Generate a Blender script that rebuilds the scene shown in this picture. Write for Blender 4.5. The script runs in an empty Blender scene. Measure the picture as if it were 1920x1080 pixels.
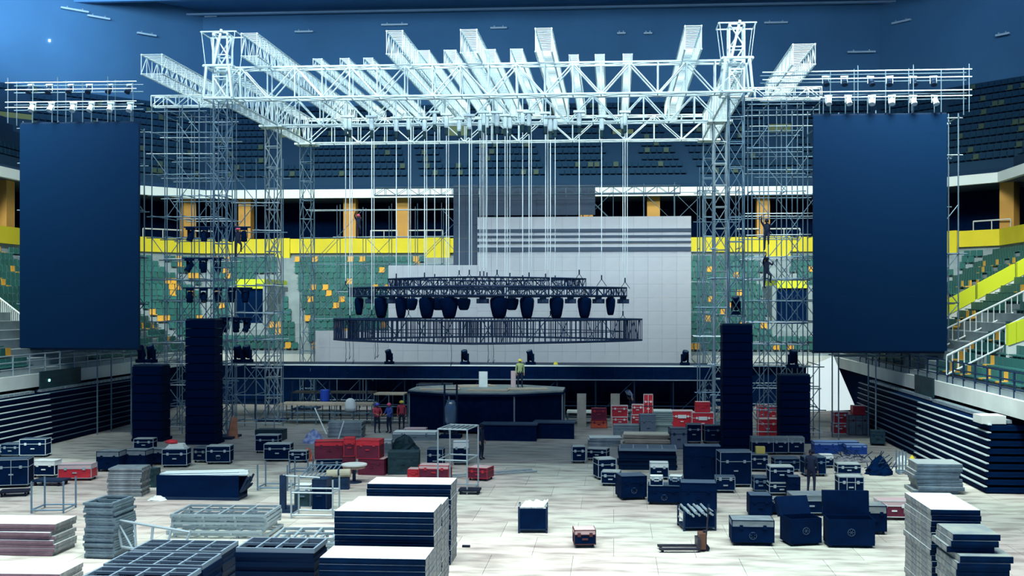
import bpy, math, random
from mathutils import Vector, Matrix
random.seed(7)
R = math.radians
SIDE = {-1: 'on the orange panel side', 1: 'on the blue chest side'}
scene = bpy.context.scene
COL = scene.collection

# ------------------------------------------------------------------ camera
F = 2000.0                       # focal length in pixels of the 1920x1080 frame
YAW = R(3.8)
PX0, PY0 = 1017.0, 570.0         # principal point (the photograph is a crop)
CAM = Vector((7.6, 0.0, 7.5))
FWD = Vector((-math.sin(YAW), math.cos(YAW), 0)); RGT = Vector((math.cos(YAW), math.sin(YAW), 0))
cam = bpy.data.cameras.new('camera'); camo = bpy.data.objects.new('camera', cam); COL.objects.link(camo)
camo.location = CAM; camo.rotation_euler = (R(90), 0, YAW)
cam.sensor_width = 36; cam.lens = F / 1920 * 36
cam.shift_x = -(PX0 - 960) / 1920; cam.shift_y = (PY0 - 540) / 1920
cam.clip_end = 400
scene.camera = camo

# ------------------------------------------------------------------ world, lights, exposure
world = bpy.data.worlds.new('world'); scene.world = world; world.use_nodes = True
bg = world.node_tree.nodes['Background']
bg.inputs[0].default_value = (0.03, 0.20, 0.70, 1); bg.inputs[1].default_value = 0.45
scene.view_settings.view_transform = 'Standard'; scene.view_settings.look = 'None'
scene.view_settings.gamma = 1; scene.view_settings.exposure = 0.0
try: scene.view_settings.use_curve_mapping = False
except Exception: pass

def area(name, loc, size, power, color=(1, 1, 1), target=None, spread=180):
    l = bpy.data.lights.new(name, 'AREA'); l.shape = 'RECTANGLE'; l.size, l.size_y = size
    l.energy = power; l.color = color; l.spread = R(spread)
    o = bpy.data.objects.new(name, l); COL.objects.link(o); o.location = loc
    if target is not None:
        d = Vector(target) - Vector(loc); o.rotation_euler = d.to_track_quat('-Z', 'Y').to_euler()
    return o
WARM = (0.86, 1.0, 0.96)
area('arena_flood', (0, 24, 33), (46, 18), 12200, WARM, None, 92)                           # roof floods over the open floor
area('arena_flood', (0, 44, 33.5), (36, 5), 5200, (.78, .97, 1.0), (0, 66, 18), 80)         # floods towards the stage roof
area('stand_flood', (0, 68, 34), (50, 6), 5200, (0.92, 1.0, 0.90), (0, 90, 7), 70)          # floods on the end stand
area('corner_flood', (22, 46, 33), (8, 8), 3000, (0.92, 1.0, 0.90), (30, 78, 7), 70)
area('corner_flood', (-26, 46, 33), (8, 8), 3000, (0.92, 1.0, 0.90), (-32, 76, 7), 70)
for s_ in (-1, 1): area('parapet_fill', (s_ * 12, 34, 33), (6, 6), 900, WARM, (s_ * 25, 47, 3), 34)  # added fill lights to brighten the side parapets
for x_, p_ in ((-38, 2500), (-12, 1450), (14, 950), (36, 600)):                           # added blue fill lights imitating haze on the upper wall
    area('wall_haze_fill', (x_, 82, 34), (16, 3), p_, (0.50, 0.76, 1.0), (x_ * 1.1, 104, 28), 150)

# ------------------------------------------------------------------ pixel helpers
def ray(px, py):
    return FWD + RGT * ((px - PX0) / F) + Vector((0, 0, (PY0 - py) / F))
def G(px, py, z=0.0):
    d = ray(px, py); return CAM + d * ((z - CAM.z) / d.z)
def W(px, py, Y):
    d = ray(px, py); return CAM + d * (Y / d.y)
def depth(p): return (Vector(p) - CAM).dot(FWD)

# ------------------------------------------------------------------ materials
MATS = {}
def mat(name, col, rough=0.6, metal=0.0, var=0.0, scale=3.0, spec=0.3, emit=None, col2=None, stretch=None, bump=0.0):
    if name in MATS: return MATS[name]
    m = bpy.data.materials.new(name); m.use_nodes = True; nt = m.node_tree
    b = nt.nodes['Principled BSDF']
    b.inputs['Base Color'].default_value = (*col, 1); b.inputs['Roughness'].default_value = rough
    b.inputs['Metallic'].default_value = metal; b.inputs['Specular IOR Level'].default_value = spec
    if emit: b.inputs['Emission Color'].default_value = (*col, 1); b.inputs['Emission Strength'].default_value = emit
    if var or col2 or bump:
        tc = nt.nodes.new('ShaderNodeTexCoord'); mp = nt.nodes.new('ShaderNodeMapping')
        nt.links.new(tc.outputs['Object'], mp.inputs[0])
        if stretch: mp.inputs['Scale'].default_value = stretch
        n = nt.nodes.new('ShaderNodeTexNoise'); n.inputs['Scale'].default_value = scale; n.inputs['Detail'].default_value = 6
        nt.links.new(mp.outputs[0], n.inputs[0])
        rp = nt.nodes.new('ShaderNodeValToRGB')
        c2 = col2 or tuple(c * (1 - var) for c in col); c1 = col if col2 else tuple(min(1, c * (1 + var)) for c in col)
        rp.color_ramp.elements[0].position = 0.35; rp.color_ramp.elements[0].color = (*c2, 1)
        rp.color_ramp.elements[1].position = 0.65; rp.color_ramp.elements[1].color = (*c1, 1)
        nt.links.new(n.outputs[0], rp.inputs[0]); nt.links.new(rp.outputs[0], b.inputs['Base Color'])
        if bump:
            bp = nt.nodes.new('ShaderNodeBump'); bp.inputs['Strength'].default_value = bump
            nt.links.new(n.outputs[0], bp.inputs['Height']); nt.links.new(bp.outputs[0], b.inputs['Normal'])
    MATS[name] = m; return m
BLACK = mat('black_laminate', (0.0006, 0.011, 0.048), 0.7, var=0.2, scale=2, spec=.04)
CLOTH = mat('black_cloth', (0.0006, 0.011, 0.048), 0.95, spec=0.03, var=0.2)
GRIL = mat('speaker_grille', (0.0005, 0.009, 0.046), 0.9, spec=0.02)
SCRN = mat('screen_black', (0.001, 0.024, 0.080), 0.6, spec=0.10)
ALU = mat('aluminium', (0.74, 0.88, 0.92), 0.45, 0.15, spec=.5)
ALUD = mat('dull_aluminium', (0.36, 0.45, 0.50), 0.45, 0.35, spec=.5)
STEEL = mat('galvanised_steel', (0.16, 0.26, 0.35), 0.5, 0.4, var=0.25, scale=4)
DSTEEL = mat('dark_steel', (0.012, 0.035, 0.085), 0.55, 0.2, var=0.25, spec=.2)
CHAIN = mat('chain_steel', (0.92, 0.98, 1.0), 0.5, 0.0)
RED = mat('red_laminate', (0.62, 0.035, 0.055), 0.5, var=0.15, scale=2)
DRED = mat('dark_red_laminate', (0.14, 0.018, 0.045), 0.5, var=0.15, scale=2)
BLUE = mat('blue_laminate', (0.01, 0.06, 0.30), 0.5, var=0.15)
GREY = mat('grey_laminate', (0.20, 0.25, 0.28), 0.6, var=0.2)
WHITE = mat('white_sheet', (0.86, 0.92, 0.90), 0.7, var=0.05)
PLY = mat('plywood', (0.62, 0.52, 0.40), 0.7, col2=(0.48, 0.38, 0.28), scale=2, stretch=(1, 8, 1))
PALEPLY = mat('pale_deck', (0.80, 0.86, 0.82), 0.6, col2=(0.70, 0.75, 0.71), scale=1.2)
DECKED = mat('deck_edge_navy', (0.0015, 0.017, 0.060), 0.7, var=0.25, spec=.05)
DECKEND = mat('deck_end_pale', (0.30, 0.30, 0.29), 0.6, col2=(.10, .14, .18), scale=5)  # board ends paler than the long edges
DECKPK = mat('deck_edge_pinkish', (0.26, 0.16, 0.20), 0.6, var=0.2)
DECKGR = mat('deck_edge_grey', (0.30, 0.34, 0.36), 0.6, var=0.3)
TOPGRY = mat('deck_top_worn', (0.34, 0.38, 0.34), 0.6, col2=(0.20, 0.25, 0.28), scale=1.5)
CONC = mat('concrete', (0.25, 0.31, 0.33), 0.8, var=0.12, scale=1)
CONCL = mat('pale_concrete', (0.66, 0.70, 0.66), 0.8, var=0.08, scale=.6)
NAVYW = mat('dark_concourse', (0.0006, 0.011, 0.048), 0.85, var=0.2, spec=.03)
UPPER = mat('upper_wall_haze_blue', (0.07, 0.19, 0.34), 0.85, var=0.12, scale=.1)  # blue air haze put into the wall colour
CEIL = mat('roof_haze_blue', (0.10, 0.27, 0.50), 0.85, var=0.15, scale=.1)  # same haze put into the roof colour
FASW = mat('white_fascia', (0.86, 0.95, 0.92), 0.6)
YEL = mat('yellow_panel', (0.72, 0.60, 0.03), 0.6, var=0.08, scale=.4)
YELG = mat('yellow_green_panel', (0.66, 0.74, 0.03), 0.6)
ORNG = mat('orange_pillar', (0.62, 0.33, 0.08), 0.7, var=0.1, scale=.5)
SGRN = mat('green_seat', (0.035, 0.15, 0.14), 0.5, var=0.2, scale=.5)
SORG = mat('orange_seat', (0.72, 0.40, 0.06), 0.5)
SDRK = mat('hazed_dim_seat', (0.012, 0.048, 0.095), 0.7, spec=.1)  # upper seats: dimness and blue haze put into the colour
OLIVE = mat('olive_panel', (0.22, 0.24, 0.10), 0.7)
LEDB = mat('grey_panel_cloth', (0.66, 0.69, 0.74), 0.75, col2=(0.55, 0.58, 0.64), scale=.35)
LEDD = mat('dark_grey_panel', (0.075, 0.11, 0.17), 0.75, var=0.15, scale=.3)
SKIN = mat('skin', (0.45, 0.26, 0.18), 0.6)
RUB = mat('rubber', (0.006, 0.012, 0.03), 0.8)
PINK = mat('pink_helmet', (0.85, 0.12, 0.25), 0.4)
YHEL = mat('yellow_helmet', (0.90, 0.75, 0.08), 0.4)
TARP = mat('orange_tarp', (0.50, 0.20, 0.12), 0.8, var=0.2)
BLUT = mat('blue_white_tarp', (0.50, 0.58, 0.80), 0.7, col2=(0.16, 0.22, 0.55), scale=4)
DGRN = mat('dark_green_tarp', (0.015, 0.05, 0.065), 0.6, var=0.3)
CARD = mat('cardboard', (0.40, 0.38, 0.34), 0.8, var=0.1)
LENS = mat('lens_glass', (0.05, 0.08, 0.12), 0.1, spec=.8)
LAMPON = mat('lit_green_lamp', (0.2, 1.0, 0.75), emit=6)
LAMPW = mat('lit_white_lamp', (0.9, 0.97, 1.0), emit=8)
BRIGHT = mat('glowing_sheet', (0.80, 0.95, 0.95), 0.8, emit=.75)  # sheet given its own glow to look brightly lit

# ------------------------------------------------------------------ mesh helpers
class MB:
    def __init__(s): s.v = []; s.f = []; s.mi = []
    def add(s, vs, fs, m=0):
        o = len(s.v); s.v += [tuple(p) for p in vs]; s.f += [tuple(i + o for i in f) for f in fs]; s.mi += [m] * len(fs)
    def box(s, lo, hi, m=0, M=None):
        x0, y0, z0 = lo; x1, y1, z1 = hi
        vs = [Vector(p) for p in ((x0,y0,z0),(x1,y0,z0),(x1,y1,z0),(x0,y1,z0),(x0,y0,z1),(x1,y0,z1),(x1,y1,z1),(x0,y1,z1))]
        if M: vs = [M @ p for p in vs]
        s.add(vs, [(0,3,2,1),(4,5,6,7),(0,1,5,4),(1,2,6,5),(2,3,7,6),(3,0,4,7)], m); return s
    def tube(s, a, b, r, n=6, m=0, r2=None, cap=True):
        a, b = Vector(a), Vector(b); d = b - a
        if d.length < 1e-6: return s
        d.normalize(); u = d.orthogonal().normalized(); w = d.cross(u)
        vs = []; r2 = r if r2 is None else r2
        for p, rr in ((a, r), (b, r2)):
            for k in range(n):
                t = 2 * math.pi * k / n; vs.append(p + (u * math.cos(t) + w * math.sin(t)) * rr)
        fs = [(k, (k + 1) % n, n + (k + 1) % n, n + k) for k in range(n)]
        if cap: fs += [tuple(range(n - 1, -1, -1)), tuple(range(n, 2 * n))]
        s.add(vs, fs, m); return s
    def lathe(s, prof, n=12, m=0, M=None, sx=1, sy=1):
        vs = []; fs = []
        for r, z in prof:
            for k in range(n):
                t = 2 * math.pi * k / n; p = Vector((r * math.cos(t) * sx, r * math.sin(t) * sy, z)); vs.append(M @ p if M else p)
        for i in range(len(prof) - 1):
            for k in range(n): fs.append((i*n+k, i*n+(k+1)%n, (i+1)*n+(k+1)%n, (i+1)*n+k))
        fs.append(tuple(range(n - 1, -1, -1))); fs.append(tuple(range((len(prof)-1)*n, len(prof)*n)))
        s.add(vs, fs, m); return s
    def prism(s, poly, z0, z1, m=0):
        n = len(poly); vs = [(x, y, z0) for x, y in poly] + [(x, y, z1) for x, y in poly]
        s.add(vs, [(k, (k+1)%n, n+(k+1)%n, n+k) for k in range(n)] + [tuple(range(n-1,-1,-1)), tuple(range(n, 2*n))], m); return s
    def mesh(s, name, mats):
        me = bpy.data.meshes.new(name); me.from_pydata(s.v, [], s.f)
        for m in (mats if isinstance(mats, (list, tuple)) else [mats]): me.materials.append(m)
        if any(s.mi): me.polygons.foreach_set('material_index', s.mi)
        me.update(); return me
    def build(s, name, mats, parent=None, loc=None):
        return link(name, s.mesh(name, mats), parent, loc)
def link(name, data, parent=None, loc=None):
    o = bpy.data.objects.new(name, data); COL.objects.link(o)
    if parent: o.parent = parent
    if loc is not None: o.location = loc
    return o
def tag(o, label, cat, group=None):
    o['label'] = label; o['category'] = cat
    if group: o['group'] = group
    return o
def thing(name, label, cat, loc=(0, 0, 0), rz=0.0, group=None):
    o = link(name, None); o.location = loc; o.rotation_euler = (0, 0, rz); o.empty_display_size = .2
    return tag(o, label, cat, group)
def struct(o): o['kind'] = 'structure'; return o
def stuff(o): o['kind'] = 'stuff'; return o
def smooth(o):
    for p in o.data.polygons: p.use_smooth = True
    return o
UNIT = {}
def member(name, a, b, r, m, parent, n=6):
    """one tube from a to b (parent space), sharing a unit cylinder mesh per material"""
    k = (m.name, n)
    if k not in UNIT: UNIT[k] = MB().tube((0, 0, 0), (0, 0, 1), 1.0, n).mesh('tube', m)
    a, b = Vector(a), Vector(b); d = b - a
    o = link(name, UNIT[k], parent)
    o.location = a; o.rotation_mode = 'QUATERNION'; o.rotation_quaternion = d.to_track_quat('Z', 'Y'); o.scale = (r, r, d.length)
    return o
BOXU = {}
def block(name, lo, hi, m, parent=None):
    """one box (parent space) sharing a unit cube mesh per material"""
    if m.name not in BOXU: BOXU[m.name] = MB().box((0,0,0), (1,1,1)).mesh('block', m)
    o = link(name, BOXU[m.name], parent); o.location = lo; o.scale = tuple(h - l for l, h in zip(lo, hi)); return o

# ================================================================== SETTING
FX, FY0, FY1 = 24.1, -4.0, 79.0
def floor_material(name, k=1.0, tint=(1, 1, 1)):
    m = bpy.data.materials.new(name); m.use_nodes = True; nt = m.node_tree; b = nt.nodes['Principled BSDF']
    ge = nt.nodes.new('ShaderNodeNewGeometry'); L = nt.links
    def noise(scale, st, detail=8):
        mp = nt.nodes.new('ShaderNodeMapping'); mp.inputs['Scale'].default_value = st; L.new(ge.outputs['Position'], mp.inputs[0])
        n = nt.nodes.new('ShaderNodeTexNoise'); n.inputs['Scale'].default_value = scale; n.inputs['Detail'].default_value = detail
        L.new(mp.outputs[0], n.inputs[0]); return n
    n1 = noise(0.35, (1, 1, 1)); n2 = noise(1.3, (.5, 1.6, 1), 10); n3 = noise(.12, (1, 1, 1), 3)
    r1 = nt.nodes.new('ShaderNodeValToRGB'); L.new(n2.outputs[0], r1.inputs[0])
    e = r1.color_ramp.elements; e[0].position = .30; e[0].color = (0.34, 0.29, 0.28, 1); e[1].position = .56; e[1].color = (0.70, 0.67, 0.61, 1)
    r3 = nt.nodes.new('ShaderNodeValToRGB'); L.new(n3.outputs[0], r3.inputs[0])
    e = r3.color_ramp.elements; e[0].position = .4; e[0].color = (1.0, 0.90, 0.88, 1); e[1].position = .6; e[1].color = (0.93, 1.0, 0.92, 1)
    mx = nt.nodes.new('ShaderNodeMixRGB'); mx.blend_type = 'MULTIPLY'; mx.inputs[0].default_value = 1
    L.new(r1.outputs[0], mx.inputs[1]); L.new(r3.outputs[0], mx.inputs[2])
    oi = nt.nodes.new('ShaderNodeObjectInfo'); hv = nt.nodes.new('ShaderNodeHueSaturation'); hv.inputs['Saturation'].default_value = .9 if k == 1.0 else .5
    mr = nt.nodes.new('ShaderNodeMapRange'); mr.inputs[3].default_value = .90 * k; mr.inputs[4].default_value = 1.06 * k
    L.new(oi.outputs['Random'], mr.inputs[0]); L.new(mr.outputs[0], hv.inputs['Value']); L.new(mx.outputs[0], hv.inputs['Color'])
    L.new(hv.outputs[0], b.inputs['Base Color']); b.inputs['Roughness'].default_value = .55; b.inputs['Specular IOR Level'].default_value = .25
    return m
FLOORM = floor_material('floor_boards'); FLOORG = floor_material('far_grey_floor', .55)  # far floor greyer and darker than the near boards
SEAMM = mat('floor_underlay', (0.16, 0.17, 0.18), 0.8)
floor = struct(MB().box((-FX, FY0, -.3), (FX, FY1, -.02)).build('floor', SEAMM))
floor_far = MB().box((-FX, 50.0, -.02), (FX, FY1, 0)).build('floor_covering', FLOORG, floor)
floor_l = MB().box((-FX, FY0, -.02), (FX, 22.0, 0)).build('floor_covering', FLOORM, floor)
bw, bd = 2.44, 2.44
sheet = MB().box((0, 0, -.02), (bw - .012, bd - .012, 0)).mesh('floor_sheet', FLOORM)
y = 22.0; r = 0
while y < 50 - 1e-6:
    x = -FX - (r % 2) * 1.2
    while x < FX:
        xa, xb = max(x, -FX), min(x + bw, FX)
        if xb - xa > bw - .01: link('floor_sheet', sheet, floor, (x, y, 0))
        elif xb - xa > .05: MB().box((0, 0, -.02), (xb - xa - .012, min(bd, 50 - y) - .012, 0)).build('floor_sheet', FLOORM, floor, (xa, y, 0))
        x += bw
    y += bd; r += 1
    if y + bd > 50.01 and y < 50:
        bd = 50 - y; sheet = MB().box((0, 0, -.02), (bw - .012, bd - .012, 0)).mesh('floor_sheet', FLOORM)

# bowl paths: offset o outward from the front edge of the lower stand
C0 = 101.1; SX = 23.5; RY = 78.4; YNEAR = 40.0
def path(o, ynear=YNEAR):
    c = C0 + 1.4142 * o; x, yr = SX + o, RY + o
    return [(-x, ynear), (-x, c - x), (-(c - yr), yr), (c - yr, yr), (x, c - x), (x, ynear)]
def strip(o0, z0, o1, z1, mb, ynear=YNEAR, m=0):
    a, b = path(o0, ynear), path(o1, ynear)
    for k in range(5):
        mb.add([(*a[k], z0), (*a[k+1], z0), (*b[k+1], z1), (*b[k], z1)], [(0, 1, 2, 3)], m)
def band(o, z0, z1, th, mb, ynear=YNEAR, m=0):
    strip(o, z0, o, z1, mb, ynear, m); strip(o, z1, o + th, z1, mb, ynear, m); strip(o, z0, o + th, z0, mb, ynear, m); strip(o + th, z0, o + th, z1, mb, ynear, m)

NR, TR, RI, ZB = 16, 0.85, 0.5, 4.0
mb = MB()
for i in range(NR):
    o0 = i * TR; z = ZB + i * RI
    strip(o0, z - RI if i else z - .2, o0, z, mb); strip(o0, z, o0 + TR, z, mb)
struct(mb.build('floor_terrace_lower', CONC))
OT = NR * TR; ZT = ZB + NR * RI          # 13.6, 12.0
mb = MB(); strip(OT + .01, 11.4, OT + .01, 12.25, mb); struct(mb.build('wall_stand_top', CONC))
mb = MB(); band(OT - .25, 11.95, 13.2, .25, mb); struct(mb.build('trim_yellow_fascia', YEL))
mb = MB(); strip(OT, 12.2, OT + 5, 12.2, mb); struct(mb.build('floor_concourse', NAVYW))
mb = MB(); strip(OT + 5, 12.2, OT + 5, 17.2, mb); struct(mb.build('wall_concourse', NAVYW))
mb = MB(); band(OT - .4, 16.75, 17.5, .4, mb); struct(mb.build('trim_white_fascia', FASW))
mb = MB(); strip(OT - .1, 16.8, OT + 5.2, 16.8, mb); struct(mb.build('ceiling_concourse', mat('slab_grey', (.10, .14, .19), .8)))
mb = MB(); strip(OT - .2, 17.5, OT + 1.0, 18.0, mb)
NU, UT, UR = 12, .78, .72
for i in range(NU):
    o0 = OT + 1.0 + i * UT; z = 18.0 + i * UR
    strip(o0, z, o0, z + UR, mb); strip(o0, z + UR, o0 + UT, z + UR, mb)
struct(mb.build('floor_terrace_upper', mat('hazed_dim_terrace', (0.012, 0.048, 0.10), .85)))  # terrace colour holds the dimness and blue haze
OB = OT + 1 + NU * UT; ZUB = 18 + NU * UR
mb = MB(); strip(OB, ZUB - .2, OB, 36.3, mb, -6); struct(mb.build('wall_back', UPPER))
mb = MB(); p = path(OB, -6)
struct(MB().prism([(-47, RY + OB + .5), (47, RY + OB + .5), (47, 40), (-47, 40)], 36.3, 36.6).build('ceiling', CEIL))
struct(MB().box((-47, -6, 36.3), (47, 40, 36.6)).build('ceiling_near', CEIL))
struct(MB().box((-47, RY + OB - 1.2, 35.6), (47, RY + OB - .8, 35.75)).build('trim_roof_edge', mat('roof_cable', (.35, .5, .65), .5)))
for y_ in (46, 58, 70, 82, 94):
    g = struct(MB().box((-45, y_ - .25, 34.9), (45, y_ + .25, 36.3)).build('beam_roof', CEIL))
# lower front wall of the stand, with plain and dark panels, and the void over the bleachers
mb = MB(); band(-.2, 3.05, 3.75, .2, mb, 30); struct(mb.build('wall_parapet', CONCL))
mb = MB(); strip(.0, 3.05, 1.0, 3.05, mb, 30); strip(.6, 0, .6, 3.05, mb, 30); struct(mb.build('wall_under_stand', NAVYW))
mb = MB(); strip(0, 3.75, 0, 3.8, mb, 30); struct(mb.build('floor_walkway', CONC))

# seats -------------------------------------------------------------
def seat_mesh(name, m):
    return MB().box((-.22, -.02, .16), (.22, .36, .22)).box((-.22, .34, .2), (.22, .40, .62)).box((-.03, .1, 0), (.03, .3, .17)).mesh(name, m)
SEATG, SEATO = seat_mesh('stadium_seat', SGRN), seat_mesh('stadium_seat', SORG)
cand = []
def seg_points(o, step):
    p = path(o)
    for k in range(5):
        a, b = Vector((*p[k], 0)), Vector((*p[k+1], 0)); L = (b - a).length; d = (b - a).normalized()
        n = int((L - .5) / step)
        for i in range(n):
            q = a + d * ((L - (n - 1) * step) / 2 + i * step)
            yield k, q, math.atan2(d.y, d.x), i, n
def px_of(p):
    v = Vector(p) - CAM; dd = v.dot(FWD); return PX0 + F * v.dot(RGT) / dd, PY0 - F * v.z / dd
rs = random.Random(3)
VOMX = [W(500, 560, 86).x, W(1468, 560, 86).x]
for i in range(NR - 1):
    for k, q, a, j, n in seg_points(i * TR + .35, .52):
        if j % 26 in (12, 13): continue                       # stair aisles
        if k == 2 and 2 <= i <= 11 and min(abs(q.x - v) for v in VOMX) < 1.6: continue
        if q.y < 44 or (q.x > 24 and (66.2 < q.y < 67.9 or 51.4 < q.y < 52.6 or 59.3 < q.y < 60.7) and k == 4) or (q.x < -24 and 61.3 < q.y < 62.7) or (56 < q.y < 63 and abs(q.x) < 28.5): continue
        px, py = px_of((q.x, q.y, ZB + i * RI))
        if i >= 12 and any(abs(px - a_) < b_ for a_, b_ in ((820, 30), (530, 18), (1459, 26), (1783, 15))): continue
        org = rs.random() < .07 or (rs.random() < .3 and (j * 7 + i * 3) % 23 < 3)
        if px < -40 or px > 1960: continue
        cand.append((px, py, q.x, q.y, ZB + i * RI, a, org))
def visible_score(c):
    px = c[0]
    return 0 if px > 1776 else 1 if px < 36 else 2 if (440 < px < 600 or 1296 < px < 1330 or 600 < px < 850 and c[1] < 620) else 3
cand.sort(key=lambda c: (visible_score(c), c[1] > 640, -c[2]))
ind, rest = cand[:300], cand[300:]
for c in ind:
    o = link('stadium_seat', SEATO if c[6] else SEATG); o.location = c[2:5]; o.rotation_euler = (0, 0, c[5])
    if c[6]: tag(o, 'orange folding stadium seat scattered in the lower stand', 'seat', 'orange seats of the lower stand')
    else: tag(o, 'dark green folding stadium seat in the rows of the lower stand', 'seat', 'green seats of the lower stand')
mb = MB()
def seat_into(mb, x, y, z, a, m, s=1.0):
    M = Matrix.Translation((x, y, z)) @ Matrix.Rotation(a, 4, 'Z')
    mb.box((-.22, -.02, .16), (.22, .36, .22), m, M); mb.box((-.22, .34, .2), (.22, .40, .62), m, M)
for c in rest: seat_into(mb, c[2], c[3], c[4], c[5], 1 if c[6] else 0)
o = stuff(mb.build('stadium_seating', [SGRN, SORG])); tag(o, 'mass of green and orange seats filling the stand behind the stage', 'seating')
mb = MB()
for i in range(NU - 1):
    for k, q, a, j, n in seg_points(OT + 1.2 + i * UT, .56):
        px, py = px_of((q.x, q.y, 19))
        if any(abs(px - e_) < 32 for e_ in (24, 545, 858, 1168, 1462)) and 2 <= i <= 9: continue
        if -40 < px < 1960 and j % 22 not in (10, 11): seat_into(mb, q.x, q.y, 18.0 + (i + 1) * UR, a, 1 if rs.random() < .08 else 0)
o = stuff(mb.build('upper_seating', [SDRK, mat('hazed_dim_orange_seat', (.06, .10, .07), .6)])); tag(o, 'dim seats of the upper stand under the roof', 'seating')  # haze and dimness put into both seat colours

# concourse pillars, barriers, yellow drops, vomitories -------------------
def on_path(px, o, z):
    """point where the view through px meets the bowl path at offset o"""
    d = ray(px, 500); d.z = 0; pth = path(o); best = None
    for k in range(5):
        a, b = Vector((*pth[k], 0)), Vector((*pth[k+1], 0)); e = b - a
        den = d.x * e.y - d.y * e.x
        if abs(den) < 1e-9: continue
        w = a - Vector((CAM.x, CAM.y, 0)); t = (w.x * e.y - w.y * e.x) / den; s_ = (w.x * d.y - w.y * d.x) / den
        if t > 0 and -.001 <= s_ <= 1.001: best = (Vector((CAM.x + d.x * t, CAM.y + d.y * t, z)), math.atan2(e.y, e.x))
    return best
for px in (8, 352, 462, 658, 757, 1430, 1225, 1893, 1100):
    q, a = on_path(px, OT + 1.2, 12.2)
    o = struct(MB().box((-.55, -.5, 0), (.55, .5, 4.65)).build('column_concourse', ORNG)); o.location = q; o.rotation_euler = (0, 0, a)
for px, z0, w in ((820, 10.1, 2.2), (530, 10.3, 1.3), (1459, 10.3, 2.0), (1781, 10.9, 1.2)):
    q, a = on_path(px, OT - .35, z0)
    o = struct(MB().box((-w/2, -.12, 0), (w/2, .12, 13.25 - z0)).build('trim_yellow_drop', YEL)); o.location = q; o.rotation_euler = (0, 0, a)
for px0_, px1_ in ((268, 342), (365, 400), (695, 745), (765, 830), (1380, 1425), (1440, 1500), (1825, 1895)):
    qa, _ = on_path(px0_, OT + .6, 0); qb, _ = on_path(px1_, OT + .6, 0)
    t = thing('concourse_barrier', 'pale handrail in front of the dark concourse between orange pillars', 'railing', ((qa.x + qb.x) / 2, (qa.y + qb.y) / 2, 12.2), 0, 'concourse handrails')
    c = Vector(t.location); qa.z = qb.z = 12.2
    member('top_rail', qa - c + Vector((0, 0, 1.75)), qb - c + Vector((0, 0, 1.75)), .06, CONCL, t)
    for s_ in (0, .5, 1): 
        p_ = qa.lerp(qb, s_) - c; member('post', p_, p_ + Vector((0, 0, 1.75)), .04, CONCL, t)
for i_, px in enumerate((500, 1468)):
    x = VOMX[i_]; y_ = 81.6
    t = thing('vomitory', 'entrance tunnel under a yellow lintel in the stand, ' + ('before the rear tower' if i_ == 0 else 'behind the two climbing workers'), 'tunnel', (x, y_, 4.6), 0)
    block('side_wall', (-1.5, 0, .2), (-1.15, 6.6, 4.3), CONC, t); block('side_wall', (1.15, 0, .2), (1.5, 6.6, 4.3), CONC, t)
    block('dark_fill', (-1.15, .5, .9), (1.15, 6.6, 4.1), NAVYW, t); block('lintel', (-1.15, .35, 4.1), (1.15, 6.6, 4.85), YELG, t)  # solid dark block stands in for the shade inside the tunnel
for px, py, w in ((24, 226, 3.2), (545, 256, 2.0), (858, 246, 2.0), (1168, 256, 1.9), (1462, 246, 2.0)):
    q, a = on_path(px, OT + 6.2, 0); z = 7.5 + (570 - py) * depth(q) / F
    o = MB().box((-w/2, -.1, -.65), (w/2, .1, .65)).build('entrance_panel', OLIVE); o.location = (q.x, q.y, z); o.rotation_euler = (0, 0, a)
    tag(o, 'olive panel over an entrance of the upper stand', 'panel', 'olive panels of the upper stand')
    block('backing', (-w/2 - .1, .1, -1.2), (w/2 + .1, .9, .75), NAVYW, o)
# light bars and lamps on the upper wall
for px, py, w in ((140, 18, 2.4), (185, 32, 2.0), (395, 30, 1.2), (570, 59, 1.8), (740, 46, 2.6), (935, 52, 1.6), (1165, 62, .8), (1215, 62, .8), (1455, 42, 2.2), (1690, 40, 1.9), (1615, 97, 2.6), (1880, 64, 1.2), (275, 64, 1.8)):
    q, a = on_path(px, OB - .25, 0); z = 7.5 + (570 - py) * depth(q) / F
    t = thing('wall_light_bar', 'unlit white light bar fixed high on the dark blue wall', 'light', (q.x, q.y, z), a, 'light bars on the upper wall')
    block('housing', (-w/2, -.12, -.1), (w/2, .12, .06), mat('lightbar_white', (.55, .68, .75), .5), t)
    block('bracket', (-w*.3, -.1, .06), (-w*.3 + .1, .25, .2), ALUD, t); block('bracket', (w*.3 - .1, -.1, .06), (w*.3, .25, .2), ALUD, t)

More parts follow.
